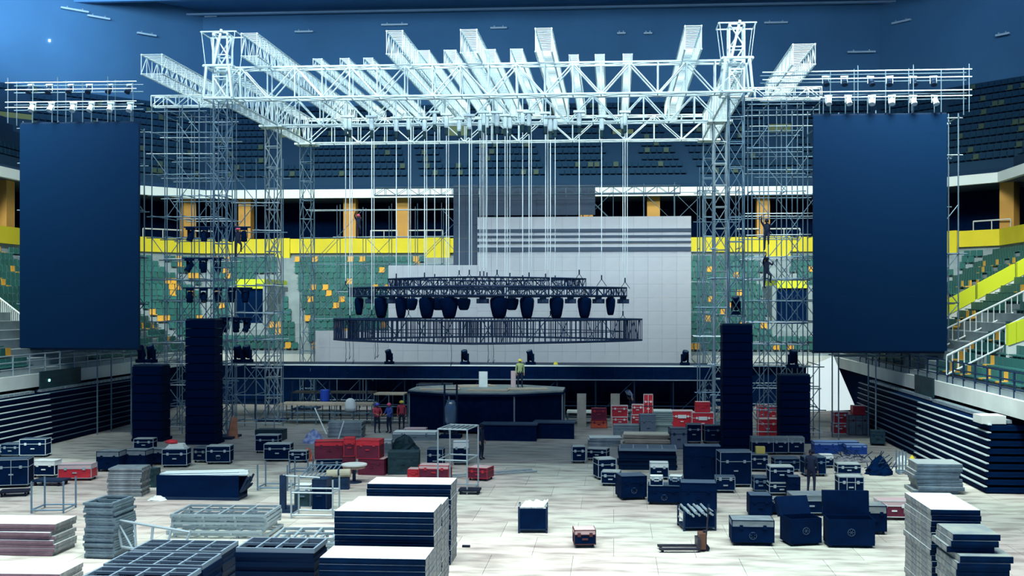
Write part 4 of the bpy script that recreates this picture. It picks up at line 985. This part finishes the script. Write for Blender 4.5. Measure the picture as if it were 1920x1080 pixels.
p = fx(245, 72); frame_stack(p.x, p.y, 2.44, 1.25, 1.1, .11, 4, 3, NAVFR, 'navy steel frame in the pile behind two other navy frame piles', 'frames of the rear navy pile', 0, .03, 1, .025, NAVTOP)
p = fx(195, 78); frame_stack(p.x, p.y, 2.44, 1.25, 1.27, .115, 4, 3, NAVFR, 'navy steel frame in the middle one of three navy frame piles', 'frames of the middle navy pile', 0, .03, 2, .025, NAVTOP)
p = fx(138, 83); frame_stack(p.x, p.y, 2.44, 1.25, 1.26, .115, 4, 3, NAVFR, 'navy steel frame in the pile before two other navy frame piles', 'frames of the foremost navy pile', 0, .03, 3, .025, NAVTOP)
p = fx(440, 75); frame_stack(p.x, p.y, 2.0, 1.2, 1.42, .118, 4, 2, NAVFR, 'navy steel frame in the pile touching the lowest deck stack', 'frames of the navy pile by the decks', 0, .04, 4, .025, NAVTOP)
p = fx(1160, 41.5); frame_stack(p.x, p.y, 2.6, 1.5, .98, .109, 4, 4, NAVFR, 'navy steel frame in the pile inside the black case cluster', 'frames piled in the black cluster', 0, .05, 5, .03, NAVTOP)
p = fx(318, 58.5); frame_stack(p.x, p.y, 3.1, 1.7, .78, .13, 4, 2, ALUD, 'dull aluminium frame in the wide loose pile', 'frames of the wide aluminium pile', .02, .13, 6, .035, gap=.055)
p = fx(512, 66); frame_stack(p.x, p.y, 1.75, 1.5, .85, .14, 3, 2, ALUD, 'dull aluminium frame in the small pile by the pale deck stacks', 'frames of the small aluminium pile', .05, .12, 7, .035, gap=.06)
p = fx(158, 63.6); frame_stack(p.x, p.y, .92, 1.25, 1.66, .075, 1, 2, mat('grey_frame', (.16, .23, .28), .5, .2, var=.2), 'narrow grey frame in the tall leaning pile', 'frames of the tall grey pile', -.05, .045, 8, .045, gap=.012)
# ladder frame leaning on the tall grey pile
A = W(219, 975, p.y + .3); B = W(357, 998, p.y - .6); t = thing('ladder_frame', 'aluminium ladder frame propped against the tall grey pile', 'ladder', (A.x, A.y, 0)); c = Vector(t.location)
A2, B2 = A + Vector((.25, -.2, -.75)), B + Vector((-.2, -.25, -.62)); A2.z = max(A2.z, .05); B2.z = max(B2.z, .05)
member('rail', A - c, B - c, .045, ALUD, t); member('rail', A2 - c, B2 - c, .045, ALUD, t)
for i in range(5): member('rung', A.lerp(B, i / 4) - c, A2.lerp(B2, i / 4) - c, .04, ALUD, t)
member('brace', A - c, Vector((A.x + .9, A.y - .5, .04)) - c, .03, ALUD, t)

# ================================================================== CRATES, RACKS, SMALL THINGS
def pipe_crate(px0, px1, yt, yb, d, label, rz=0, along=False, npipe=16):
    A = G((px0 + px1) / 2, yb); dd = depth(A); w = ((px1 - px0) * dd / F - d * abs(math.sin(rz))) / math.cos(rz); h = 7.5 - (yt - 570) * (dd + d) / F - .1
    t = thing('pipe_crate', label, 'crate', A, rz)
    for x in (0, w - .06):
        for y in (0, d - .06): block('post', (x - w/2, y, 0), (x - w/2 + .06, y + .06, h), DSTEEL, t)
    block('front_panel', (-w/2 + .06, .01, .12), (w/2 - .06, .04, h - .06), BLACK, t); block('floor_panel', (-w/2, 0, .1), (w/2, d, .14), DSTEEL, t)
    for z in (.3, .55, .8):
        if z < h - .05:
            for x in (-w/2 + .02, w/2 - .05): block('side_bar', (x, .06, z), (x + .03, d - .06, z + .04), ALUD, t)
    rn = random.Random(npipe)
    for i in range(npipe):
        x = -w/2 + .1 + (w - .2) * (i + .5) / npipe
        if along: member('stored_pipe', (x, -.12 + rn.uniform(-.1, .1), h - .06 - .05 * (i % 3)), (x + rn.uniform(-.05, .05), d + .1, h - .02 - .05 * (i % 3)), .04, ALUD, t)
        else: member('stored_pipe', (x - .05, .08 + rn.uniform(0, .05), h - .05), (x + .12, d - .1, h + rn.uniform(.0, .1)), .032, FASW, t)
pipe_crate(970, 1028, 936, 1000, .85, 'steel crate packed with upright white pipes alone on the open floor', .05)
pipe_crate(1277, 1348, 940, 996, 1.0, 'steel crate with long pipes lying in it before the black cluster', .15, True, 12)
case(1075, 1119, 986, 1028, .6, .12, body=BLACK, trim=mat('brown_edge', (.10, .03, .035), .6), label='small dark cube case with a pale lid and red edges alone on the floor', tl=mat('pale_pink_lid', (.75, .55, .55)))
# long pipe bin
A = G(370, 938); dd = depth(A); w = 158 * dd / F; h = .95
t = thing('pipe_bin', 'long black bin heaped with pale pipes', 'bin', A)
block('front_panel', (-w/2, 0, .12), (w/2, .04, h), BLACK, t); block('rear_panel', (-w/2, .95, .12), (w/2, .99, h), BLACK, t); block('end_panel', (-w/2, .04, .12), (-w/2 + .04, .95, h), BLACK, t); block('base', (-w/2, 0, .0), (w/2, .99, .12), DSTEEL, t)
rn = random.Random(2)
for i in range(14):
    member('stored_pipe', (-w/2 + .05, .1 + .06 * i, h - .1 + .05 * (i % 3)), (w/2 + rn.uniform(-.1, .35), .1 + .06 * i, h + .02 + .04 * (i % 3)), .035, ALU if i % 2 else ALUD, t)
for i in range(10): member('pipe_end', (w/2 + .02, .1 + .08 * i, .3), (w/2 + .25 + rn.uniform(0, .1), .12 + .08 * i, .3 + rn.uniform(.2, .6)), .04, DSTEEL, t)
# open frame carts
def open_frame(px0, px1, yt, yb, d, label, m=ALUD, rails=(), rungs=0, rz=0, r=.035):
    A = G(px0, yb); dd = depth(A); w = (px1 - px0) * dd / F; h = 7.5 - (yt - 570) * (dd + d * .5) / F
    t = thing('steel_rack', label, 'frame', A, rz)
    for x in (0, w):
        for y in (0, d): member('post', (x, y, 0), (x, y, h), r, m, t)
    for z in (.12, *[h * q for q in rails]):
        for y in (0, d): member('bar', (0, y, z), (w, y, z), r * .9, m, t)
        for x in (0, w): member('bar', (x, 0, z), (x, d, z), r * .9, m, t)
    for i in range(rungs): member('rung', (w * (i + 1) / (rungs + 1), 0, h), (w * (i + 1) / (rungs + 1), d, h), r * .8, m, t)
    return t, w, h
open_frame(59, 118, 898, 963, 1.1, 'four-post steel cart frame standing empty near the red road case', STEEL, (), 0, .1)
open_frame(821, 878, 800, 925, 1.6, 'tall open steel frame with a ladder top beside the pale deck stacks', ALUD, (.52, 1.0), 5, -.15)
open_frame(546, 625, 895, 972, .9, 'steel guard frame standing before the pale deck stacks', ALUD, (.66,), 0)
open_frame(483, 540, 868, 920, 1.0, 'short-post steel base frame behind the guard frame', STEEL, (), 0)
open_frame(543, 578, 858, 888, .8, 'small upright-post frame beside the grating sheet', STEEL, (), 0)
open_frame(1686, 1698, 845, 890, .5, 'narrow pair of posts beside the black net heap', STEEL, (), 0)
case(584, 613, 893, 958, .7, -.06, trim=DSTEEL, wheels=False, label='dark upright box behind the steel guard frame', tl=DSTEEL)
case(552, 582, 905, 950, .6, 0, body=DGRN, trim=STEEL, wheels=False, label='dark green box with a pale top behind the steel guard frame', tl=PALEPLY)
A = G(524, 962); t = thing('post_base', 'thick dark post rising from a flat base beside the guard frame', 'post', A)
block('post', (0, 0, .12), (.2, .2, 1.35), DSTEEL, t); block('base', (-.02, -.02, 0), (.5, .9, .12), DSTEEL, t); member('bar', (.1, .1, 1.33), (1.45, .1, 1.27), .03, ALUD, t)
case(478, 530, 803, 826, .8, 0, body=DGRN, trim=DSTEEL, wheels=False, label='low dark green crate behind the silver-edged cases by the tarp heap')
case(1256, 1290, 800, 842, .8, .1, body=mat('slate_cloth', (.16, .20, .26)), trim=DSTEEL, wheels=False, label='slate-coloured crate between the tan boards and the red cases')
case(1452, 1500, 855, 885, .8, .05, trim=STEEL, label='low dark case between the grey-topped line and the two-case stack')
case(1414, 1439, 890, 925, .7, .0, trim=STEEL, label='dark case between the worn big case and the two-case stack')
case(1352, 1384, 818, 850, .7, 0, trim=STEEL, label='dark case at the very foot of the tall speaker tower') if False else None
# round table, rolled carpet, grating
A = G(664, 905); t = thing('round_table', 'round table with a pale top between the red cases and deck stacks', 'table', A)
MB().lathe([(.52, .72), (.54, .74), (.54, .79), (.50, .80)], 24).build('table_top', PALEPLY, t); MB().lathe([(.40, .60), (.46, .62), (.46, .68), (.42, .70)], 20).build('under_shelf', mat('tan_edge', (.55, .38, .28), .6), t); member('pedestal', (0, 0, 0), (0, 0, .72), .08, DSTEEL, t); MB().lathe([(.32, 0), (.32, .04), (.08, .08)], 14).build('foot', DSTEEL, t)
A = G(612, 918); o = thing('carpet_roll', 'rolled tan carpet tied with a dark strap', 'carpet roll', A + Vector((0, .1, 0)), .1)
member('roll', (0, 0, .62), (.95, 0, .66), .17, mat('tan_carpet', (.50, .48, .36), .9, var=.15), o, 14); member('strap', (.45, 0, .635), (.52, 0, .64), .176, DSTEEL, o, 14); block('trestle', (0.05, -.16, 0), (.9, .16, .46), DSTEEL, o)
A = G(596, 899); t = thing('grating_sheet', 'slanted metal grating beside the round table', 'grating', A)
for i in range(8): member('bar', (-.75 + .19 * i, 0, .1), (-.45 + .19 * i, .5, .55), .03, STEEL, t)
member('edge', (-.8, 0, .09), (.65, 0, .09), .03, STEEL, t); member('edge', (-.5, .5, .55), (.95, .5, .55), .03, STEEL, t)
# flat ladder on the floor
A = G(905, 893); t = thing('floor_ladder', 'aluminium ladder lying flat on the floor beside the steel frame', 'ladder', A, .5)
for y in (0, .55): member('rail', (-1.4, y, .06), (2.6, y, .06), .04, ALUD, t)
for i in range(13): member('rung', (-1.35 + .32 * i, 0, .06), (-1.35 + .32 * i, .55, .06), .022, ALUD, t)
# dolly
A = G(878, 928); t = thing('wheeled_dolly', 'low black wheeled dolly at the foot of the steel frame', 'dolly', A)
block('board', (-.4, 0, .13), (.45, .6, .2), RUB, t)
for x in (-.32, .36):
    for y in (.08, .52): member('wheel', (x - .03, y, .065), (x + .03, y, .065), .065, RUB, t, 10)
A = G(88, 912); t = thing('wheeled_dolly', 'low dark dolly with pale boards under the white-framed box', 'dolly', A)
block('board', (-.7, 0, .16), (.6, .8, .24), DSTEEL, t)
for x in (-.55, .45):
    for y in (.1, .7): member('wheel', (x - .03, y, .08), (x + .03, y, .08), .08, RUB, t, 10)
A = G(28, 932); t = thing('wheeled_dolly', 'empty black dolly on four wheels in front of the double-door case', 'dolly', A, .3)
block('board', (-.6, 0, .15), (.45, .7, .22), RUB, t)
for x in (-.5, .35):
    for y in (.1, .6): member('wheel', (x - .03, y, .075), (x + .03, y, .075), .075, RUB, t, 10)
# pallet truck
A = G(1236, 1036); B = G(1318, 1036); s_ = F / depth(A); t = thing('pallet_truck', 'hand pallet truck with long forks standing on the open floor', 'pallet truck', A, math.atan2(B.y - A.y, B.x - A.x))
PT = mat('truck_dark', (.03, .03, .05), .5); PO = mat('truck_worn_orange', (.13, .06, .04), .5)
for y in (-.04, .42):
    block('fork', (0, y, .07), (1.22, y + .15, .13), PT, t); member('fork_roller', (.10, y + .03, .045), (.10, y + .12, .045), .045, RUB, t, 8)
block('pump_body', (1.22, .05, .08), (1.42, .5, .55), PO, t); block('crossbar', (1.15, -.04, .10), (1.25, .57, .40), PT, t)
member('ram', (1.42, .26, .12), (1.42, .26, .62), .06, PT, t, 10); member('wheel', (1.46, .14, .09), (1.46, .38, .09), .09, RUB, t, 12)
member('tiller', (1.46, .26, .45), (1.52, .26, 1.22), .025, PT, t); member('grip', (1.52, .10, 1.22), (1.52, .42, 1.22), .025, RUB, t); member('grip', (1.52, .10, 1.22), (1.515, .26, 1.08), .02, RUB, t); member('grip', (1.52, .42, 1.22), (1.515, .26, 1.08), .02, RUB, t)
# net heap of dark chairs/steel by the blue chests, cable heap, tarps
def heap(px, py, rx, ry, h, m, label, name, cat, seed=1, n=26, bars=False):
    A = G(px, py); t = thing(name, label, cat, A + Vector((0, ry, 0))); rn = random.Random(seed)
    mb = MB(); prof = []; rows = 6; seg = 18; vs = []; fs = []
    for i in range(rows + 1):
        q = i / rows
        for k in range(seg):
            a = 2 * math.pi * k / seg; rr = (1 - q) ** .55 * rn.uniform(.85, 1.1); vs.append((rx * rr * math.cos(a), ry * rr * math.sin(a), h * q * rn.uniform(.88, 1.06)))
    for i in range(rows):
        for k in range(seg): fs.append((i*seg+k, i*seg+(k+1)%seg, (i+1)*seg+(k+1)%seg, (i+1)*seg+k))
    fs.append(tuple(range(rows*seg, (rows+1)*seg))); mb.add(vs, fs); mb.build('body', m, t)
    if bars:
        for i in range(n):
            a = rn.uniform(0, 6.28); x = rn.uniform(-.8, .8) * rx; y = rn.uniform(-.9, .5) * ry; L = rn.uniform(.25, .5); z = h * (1 - abs(x) / rx) * .7 + .1
            member('bar', (x, y, z), (x + L * math.cos(a), y + .3 * L * math.sin(a), z + rn.uniform(-.05, .35)), .022, DSTEEL, t, 5)
    return t
heap(1655, 893, .62, .6, .8, CLOTH, 'black heap of folded steel parts beside the narrow posts', 'steel_heap', 'heap', 1, 26, True)
heap(1598, 868, .95, .5, .32, mat('cable_mix', (.10, .14, .20), .7, col2=(.35, .33, .34), scale=9), 'tangled heap of grey cables in front of the blue chests', 'cable_heap', 'cables', 2, 18, True)
heap(583, 832, .62, .5, .72, BLUT, 'crumpled blue and white tarp heap', 'tarp_heap', 'tarp', 3)
heap(755, 848, .8, .5, .85, DGRN, 'dark folded tarp heaped behind the green chest', 'tarp_heap', 'tarp', 4)
heap(1696, 872, .42, .4, .42, mat('white_rag', (.7, .72, .7), .8, var=.3, scale=5), 'heap of white rags beside the mat pile', 'rag_heap', 'rags', 5)
heap(1713, 877, .22, .2, .55, YEL, 'yellow sack standing by the heap of white rags', 'sack', 'sack', 6)
heap(290, 940, .4, .4, .18, WHITE, 'crumpled white cloth on the floor by the pipe bin', 'floor_cloth', 'cloth', 7)
A = G(600, 792); o = MB().lathe([(.28, 0), (.30, .1), (.30, .75), (.27, .8)], 14).build('blue_barrel', mat('barrel_blue', (.02, .07, .45), .45)); o.location = A + Vector((.2, .4, 1.25)); tag(o, 'blue barrel on the trestle platform', 'barrel')
o = MB().lathe([(.34, 0), (.36, .2), (.33, .5), (.24, .68), (.10, .76)], 14, sy=.7).build('white_dome', WHITE); smooth(o); o.location = W(657, 770, 64.6); tag(o, 'white bell-shaped cover standing on the trestle platform', 'cover')
for px0_, px1_, yt, yb, m_, lab in ((1082, 1099, 738, 800, CARD, 'upright grey board standing alone against the black drape'), (1145, 1162, 738, 791, CARD, 'upright cardboard sheet beside the bending worker')):
    A = G((px0_ + px1_) / 2, yb); dd = depth(A); o = MB().box((-(px1_ - px0_) * dd / F / 2, 0, 0), ((px1_ - px0_) * dd / F / 2, .06, (yb - yt) * dd / F)).build('upright_board', m_); o.location = A; tag(o, lab, 'board')
# orange tarp panel leaning on the scaffold; bright sheet under the screen
A = G(432, 822); o = MB(); o.add([(-.3, 0, 0), (.45, -.1, 0), (.18, .5, 1.1), (-.12, .55, 1.15), (-.3, .06, 0), (.45, -.04, 0), (.18, .56, 1.1), (-.12, .61, 1.15)], [(0,1,2,3),(7,6,5,4),(0,4,5,1),(1,5,6,2),(2,6,7,3),(3,7,4,0)]); o = o.build('leaning_panel', TARP); o.location = A; tag(o, 'dull orange panel leaning against the scaffold', 'panel')
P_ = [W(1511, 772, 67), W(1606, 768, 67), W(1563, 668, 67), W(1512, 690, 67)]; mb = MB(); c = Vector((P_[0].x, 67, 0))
mb.add([p - c for p in P_] + [p - c + Vector((0, .06, 0)) for p in P_], [(0,1,2,3),(7,6,5,4),(0,4,5,1),(1,5,6,2),(2,6,7,3),(3,7,4,0)]); o = mb.build('white_sheet', BRIGHT); o.location = c; tag(o, 'large bright white sheet with its own added glow behind the scaffold', 'sheet')
# lift mast with plastic wrap on the centre stage
A = W(845, 800, 59.4); A.z = 0; t = thing('lift_mast', 'dark lift mast wrapped in shiny plastic before the eight-sided stage', 'lift', A)
for x in (-.35, .35): member('mast_rail', (x, 0, 0), (x, 0, 3.0), .06, DSTEEL, t)
for i in range(9): member('rung', (-.35, 0, .3 + .3 * i), (.35, 0, .3 + .3 * i), .03, DSTEEL, t)
block('base', (-.6, -.4, 0), (.6, .5, .15), BLACK, t); smooth(MB().lathe([(.2, .6), (.34, .9), (.36, 1.7), (.2, 2.1)], 9, sy=.6).build('plastic_wrap', mat('shiny_plastic', (.10, .18, .28), .12, spec=1.0, bump=.8, scale=6), t))
# exit lamp at the bleachers
o = MB().lathe([(.05, -.08), (.12, -.05), (.12, .05), (.05, .08)], 10).build('exit_lamp', LAMPON); o.location = W(90, 713, 56.5); tag(o, 'small lit green lamp under the parapet', 'lamp')
o = MB().box((-.06, -.05, -.1), (.06, .05, .1)).build('work_lamp', LAMPW); q, a = on_path(93, OB - .08, 0); o.location = (q.x, q.y, 7.5 + 494 * depth(q) / F); tag(o, 'tiny lit white lamp high under the roof', 'lamp')
o = MB().box((-.12, -.05, 0), (.12, .06, .06)).build('tape_box', RUB); o.location = G(874, 1026); tag(o, 'tiny dark block dropped on the open floor', 'block')

# ================================================================== PEOPLE
def person(p, rz, pose, shirt, pants, helmet, label, h=1.72, hair=None):
    J = {'pelvis': (0, 0, .95), 'spine': (0, .0, 1.18), 'chest': (0, 0, 1.38), 'neck': (0, 0, 1.50), 'head': (0, -.02, 1.60), 'top': (0, -.02, 1.70)}
    arms = {'stand': [((-.19, 0, 1.42), (-.25, .02, 1.14), (-.24, -.06, .90)), ((.19, 0, 1.42), (.25, .02, 1.14), (.24, -.06, .90))],
            'work': [((-.19, 0, 1.42), (-.24, -.10, 1.18), (-.12, -.32, 1.12)), ((.19, 0, 1.42), (.25, -.08, 1.18), (.14, -.32, 1.10))],
            'climb': [((-.19, 0, 1.42), (-.27, -.18, 1.60), (-.22, -.30, 1.84)), ((.19, 0, 1.42), (.26, -.2, 1.30), (.20, -.36, 1.44))],
            'bend': [((-.19, 0, 1.42), (-.22, -.05, 1.14), (-.18, -.2, .95)), ((.19, 0, 1.42), (.22, -.05, 1.14), (.18, -.2, .95))]}[pose]
    legs = [((-.10, 0, .90), (-.12, -.03, .50), (-.13, .02, .09), (-.14, -.14, .045)), ((.10, 0, .90), (.12, -.03, .50), (.13, .02, .09), (.14, -.14, .045))]
    if pose == 'climb': legs[1] = ((.10, 0, .90), (.14, -.26, .72), (.13, -.16, .36), (.14, -.30, .34))
    verts = []; rad = []; edges = []
    def v(co, r): verts.append(Vector(co)); rad.append(r); return len(verts) - 1
    pe = v(J['pelvis'], .145); sp = v(J['spine'], .13); ch = v(J['chest'], .155); nk = v(J['neck'], .062); hd = v(J['head'], .095); tp = v(J['top'], .082)
    edges += [(pe, sp), (sp, ch), (ch, nk), (nk, hd), (hd, tp)]
    hands = []
    for a in arms:
        s0 = v(a[0], .075); e0 = v(a[1], .052); w0 = v(a[2], .036); d = (Vector(a[2]) - Vector(a[1])).normalized(); h0 = v(Vector(a[2]) + d * .09, .036)
        edges += [(ch, s0), (s0, e0), (e0, w0), (w0, h0)]; hands.append(h0)
        for k in range(4):
            q = v(Vector(a[2]) + d * (.16 + .012 * (1 - abs(k - 1.5))) + Vector((0, -.012 * k + .02, -.012 * k)), .010); edges.append((h0, q))
        q = v(Vector(a[2]) + d * .09 + Vector((0, -.05, 0)), .011); edges.append((w0, q))
    for l in legs:
        ids = [v(c, r) for c, r in zip(l, (.10, .065, .045, .045))]; edges += [(pe, ids[0])] + list(zip(ids, ids[1:]))
    if pose == 'bend':
        M = Matrix.Translation((0, 0, .95)) @ Matrix.Rotation(R(50), 4, 'X') @ Matrix.Translation((0, 0, -.95))
        n_up = 6
        for i, c in enumerate(verts):
            if c.z > 1.0 or (i >= n_up and abs(c.x) > .16 and c.z > .8): verts[i] = M @ c
        # arms hang straight down from the shoulders again
    k = h / 1.72; verts = [c * k for c in verts]; rad = [r_ * k for r_ in rad]
    me = bpy.data.meshes.new('person_rig'); me.from_pydata([tuple(c) for c in verts], edges, [])
    ob = bpy.data.objects.new('person_rig', me); COL.objects.link(ob)
    sk = ob.modifiers.new('skin', 'SKIN'); 
    for i, sv in enumerate(me.skin_vertices[0].data): sv.radius = (rad[i], rad[i]); sv.use_root = (i == 0)
    ss = ob.modifiers.new('sub', 'SUBSURF'); ss.levels = ss.render_levels = 1
    dg = bpy.context.evaluated_depsgraph_get(); new = bpy.data.meshes.new_from_object(ob.evaluated_get(dg)); bpy.data.objects.remove(ob)
    for m_ in (shirt, pants, SKIN, RUB): new.materials.append(m_)
    head_c = verts[hd]; wr = [verts[i] for i in hands]
    for pl in new.polygons:
        c = pl.center; pl.use_smooth = True
        if (c - head_c).length < .19 * k and (c - verts[ch]).length > .17 * k or min((c - w_).length for w_ in wr) < .10 * k: pl.material_index = 2
        elif c.z < .10 * k: pl.material_index = 3
        elif c.z < .97 * k and not (pose in ('bend', 'stand', 'work') and abs(c.x) > .19 * k and c.z > .8): pl.material_index = 1
    t = thing('person', label, 'person', p, rz)
    b = link('body', new, t)
    up = (verts[tp] - verts[hd]).normalized(); rot = up.to_track_quat('Z', 'Y').to_matrix().to_4x4(); hm = Matrix.Translation(verts[hd]) @ rot
    if helmet: 
        hb = MB().lathe([(.135*k, .035*k), (.128*k, .07*k), (.10*k, .13*k), (.05*k, .16*k), (.01*k, .165*k)], 12, M=hm).build('helmet', helmet, t); smooth(hb)
        MB().lathe([(.155*k, .03*k), (.155*k, .045*k), (.12*k, .05*k)], 12, M=hm).build('brim', helmet, hb)
    else:
        smooth(MB().lathe([(.105*k, -.03*k), (.118*k, .04*k), (.10*k, .11*k), (.04*k, .145*k)], 12, M=hm @ Matrix.Translation((0, .02*k, 0))).build('hair', RUB, t))
    fr = hm @ Matrix.Rotation(0, 4, 'X')
    smooth(MB().lathe([(.004, -.02*k), (.014*k, -.012*k), (.010*k, .02*k)], 6, M=fr @ Matrix.Translation((0, -.10*k, 0))).build('nose', SKIN, t))
    for sx_ in (-1, 1): MB().box((sx_*.035*k - .01*k, -.102*k, .012*k), (sx_*.035*k + .01*k, -.088*k, .024*k), 0, fr).build('eye', RUB, t)
    MB().box((-.02*k, -.100*k, -.045*k), (.02*k, -.088*k, -.036*k), 0, fr).build('mouth', DRED, t)
    return t
BLUS = mat('blue_shirt', (.05, .10, .38), .8); REDV = mat('red_vest', (.50, .06, .09), .8); DRK = mat('dark_cloth', (.015, .025, .06), .9); PALEB = mat('pale_blue_shirt', (.55, .66, .92), .8); HIVIS = mat('pale_green_vest', (.45, .55, .25), .8)
person(G(707, 812), .5, 'work', REDV, DRK, mat('blue_helmet', (.08, .10, .6), .4), 'worker in a red vest and blue helmet facing a colleague')
person(G(730, 812), -.6, 'work', BLUS, DRK, PINK, 'worker in a dark blue shirt and pinkish helmet facing a colleague')
person(G(753, 806), .2, 'stand', REDV, DRK, YHEL, 'worker in a red shirt standing apart beside the trestle platform')
tp_, A_, z_, w_ = platform(1158, 1206, 770, 792, 1.2, PALEPLY, 'low pale platform under the bending worker behind the red cases', yg=790)
p = W(1184, 790, A_.y + .6); person((p.x, p.y, z_), R(-48), 'bend', PALEB, DRK, None, 'worker in a pale blue shirt bending over beside the cardboard sheet')
person(SC + Vector((W(972, 730, 64).x - SC.x, .8, 2.38)), .3, 'stand', HIVIS, DRK, YHEL, 'worker in a pale green vest standing on the eight-sided stage')
person(G(902, 862), 1.2, 'stand', DRK, DRK, None, 'worker in black standing beside the tall open steel frame')
person(G(1521, 925), 2.6, 'stand', DRK, DRK, None, 'worker in black standing among the silver-edged cases')
p = W(672, 447, 76.5); person(p, .2, 'climb', DRK, DRK, PINK, 'worker in a pinkish helmet climbing the thin rear scaffold')
p = W(446, 482, 62.2); person(p, .6, 'climb', DRK, DRK, PINK, 'worker in a pinkish helmet perched on the ragged scaffold')
p = W(1438, 470, 59.75); person(p, -.4, 'climb', DRK, DRK, None, 'worker in dark clothes climbing the tall side scaffold, above another climber')
p = W(1437, 541, 59.75); person(p, .4, 'climb', DRK, DRK, None, 'worker in dark clothes climbing the tall side scaffold, below another climber')
o = smooth(MB().lathe([(.17, 0), (.16, .03), (.14, .04), (.13, .10), (.09, .17), (.03, .2)], 12).build('safety_helmet', YHEL)); q = W(1042, 683, GY + .4); o.location = (q.x, q.y, GZ); tag(o, 'yellow safety helmet lying on the stage bridge', 'helmet')
for px0_, px1_, h_, m_, lab in ((898, 914, .95, WHITE, 'upright pale board standing on the eight-sided stage'), (958, 967, 1.0, mat('pale_pink_lid', (.75, .55, .55)), 'narrow pinkish board standing next to the worker on the eight-sided stage')):
    q = W(px0_, 700, SC.y + 1.2); w_ = W(px1_, 700, SC.y + 1.2).x - q.x; o = MB().box((0, 0, 0), (w_, .05, h_)).build('upright_board', m_); o.location = (q.x, q.y, 2.38); tag(o, lab, 'board')
for i_, (px, ln) in enumerate(((648, 1.3), (655, 1.1), (662, 1.35), (703, 1.0), (708, .9), (846, 1.2), (915, 1.0), (925, 1.05))):
    q = ring_front(px, 9.0, 6.4, 5.36); o = thing('hanging_cable', 'thin dark cable hanging below the lowest ring', 'cable', q, 0, 'cables below the lowest ring')
    member('strand', (0, 0, 0), (.03, 0, -ln * .5), .014, DSTEEL, o, 5); member('strand', (.03, 0, -ln * .5), (-.02, 0, -ln), .014, DSTEEL, o, 5); member('tail', (-.02, 0, -ln), (.08, 0, -ln * .8), .014, DSTEEL, o, 5)
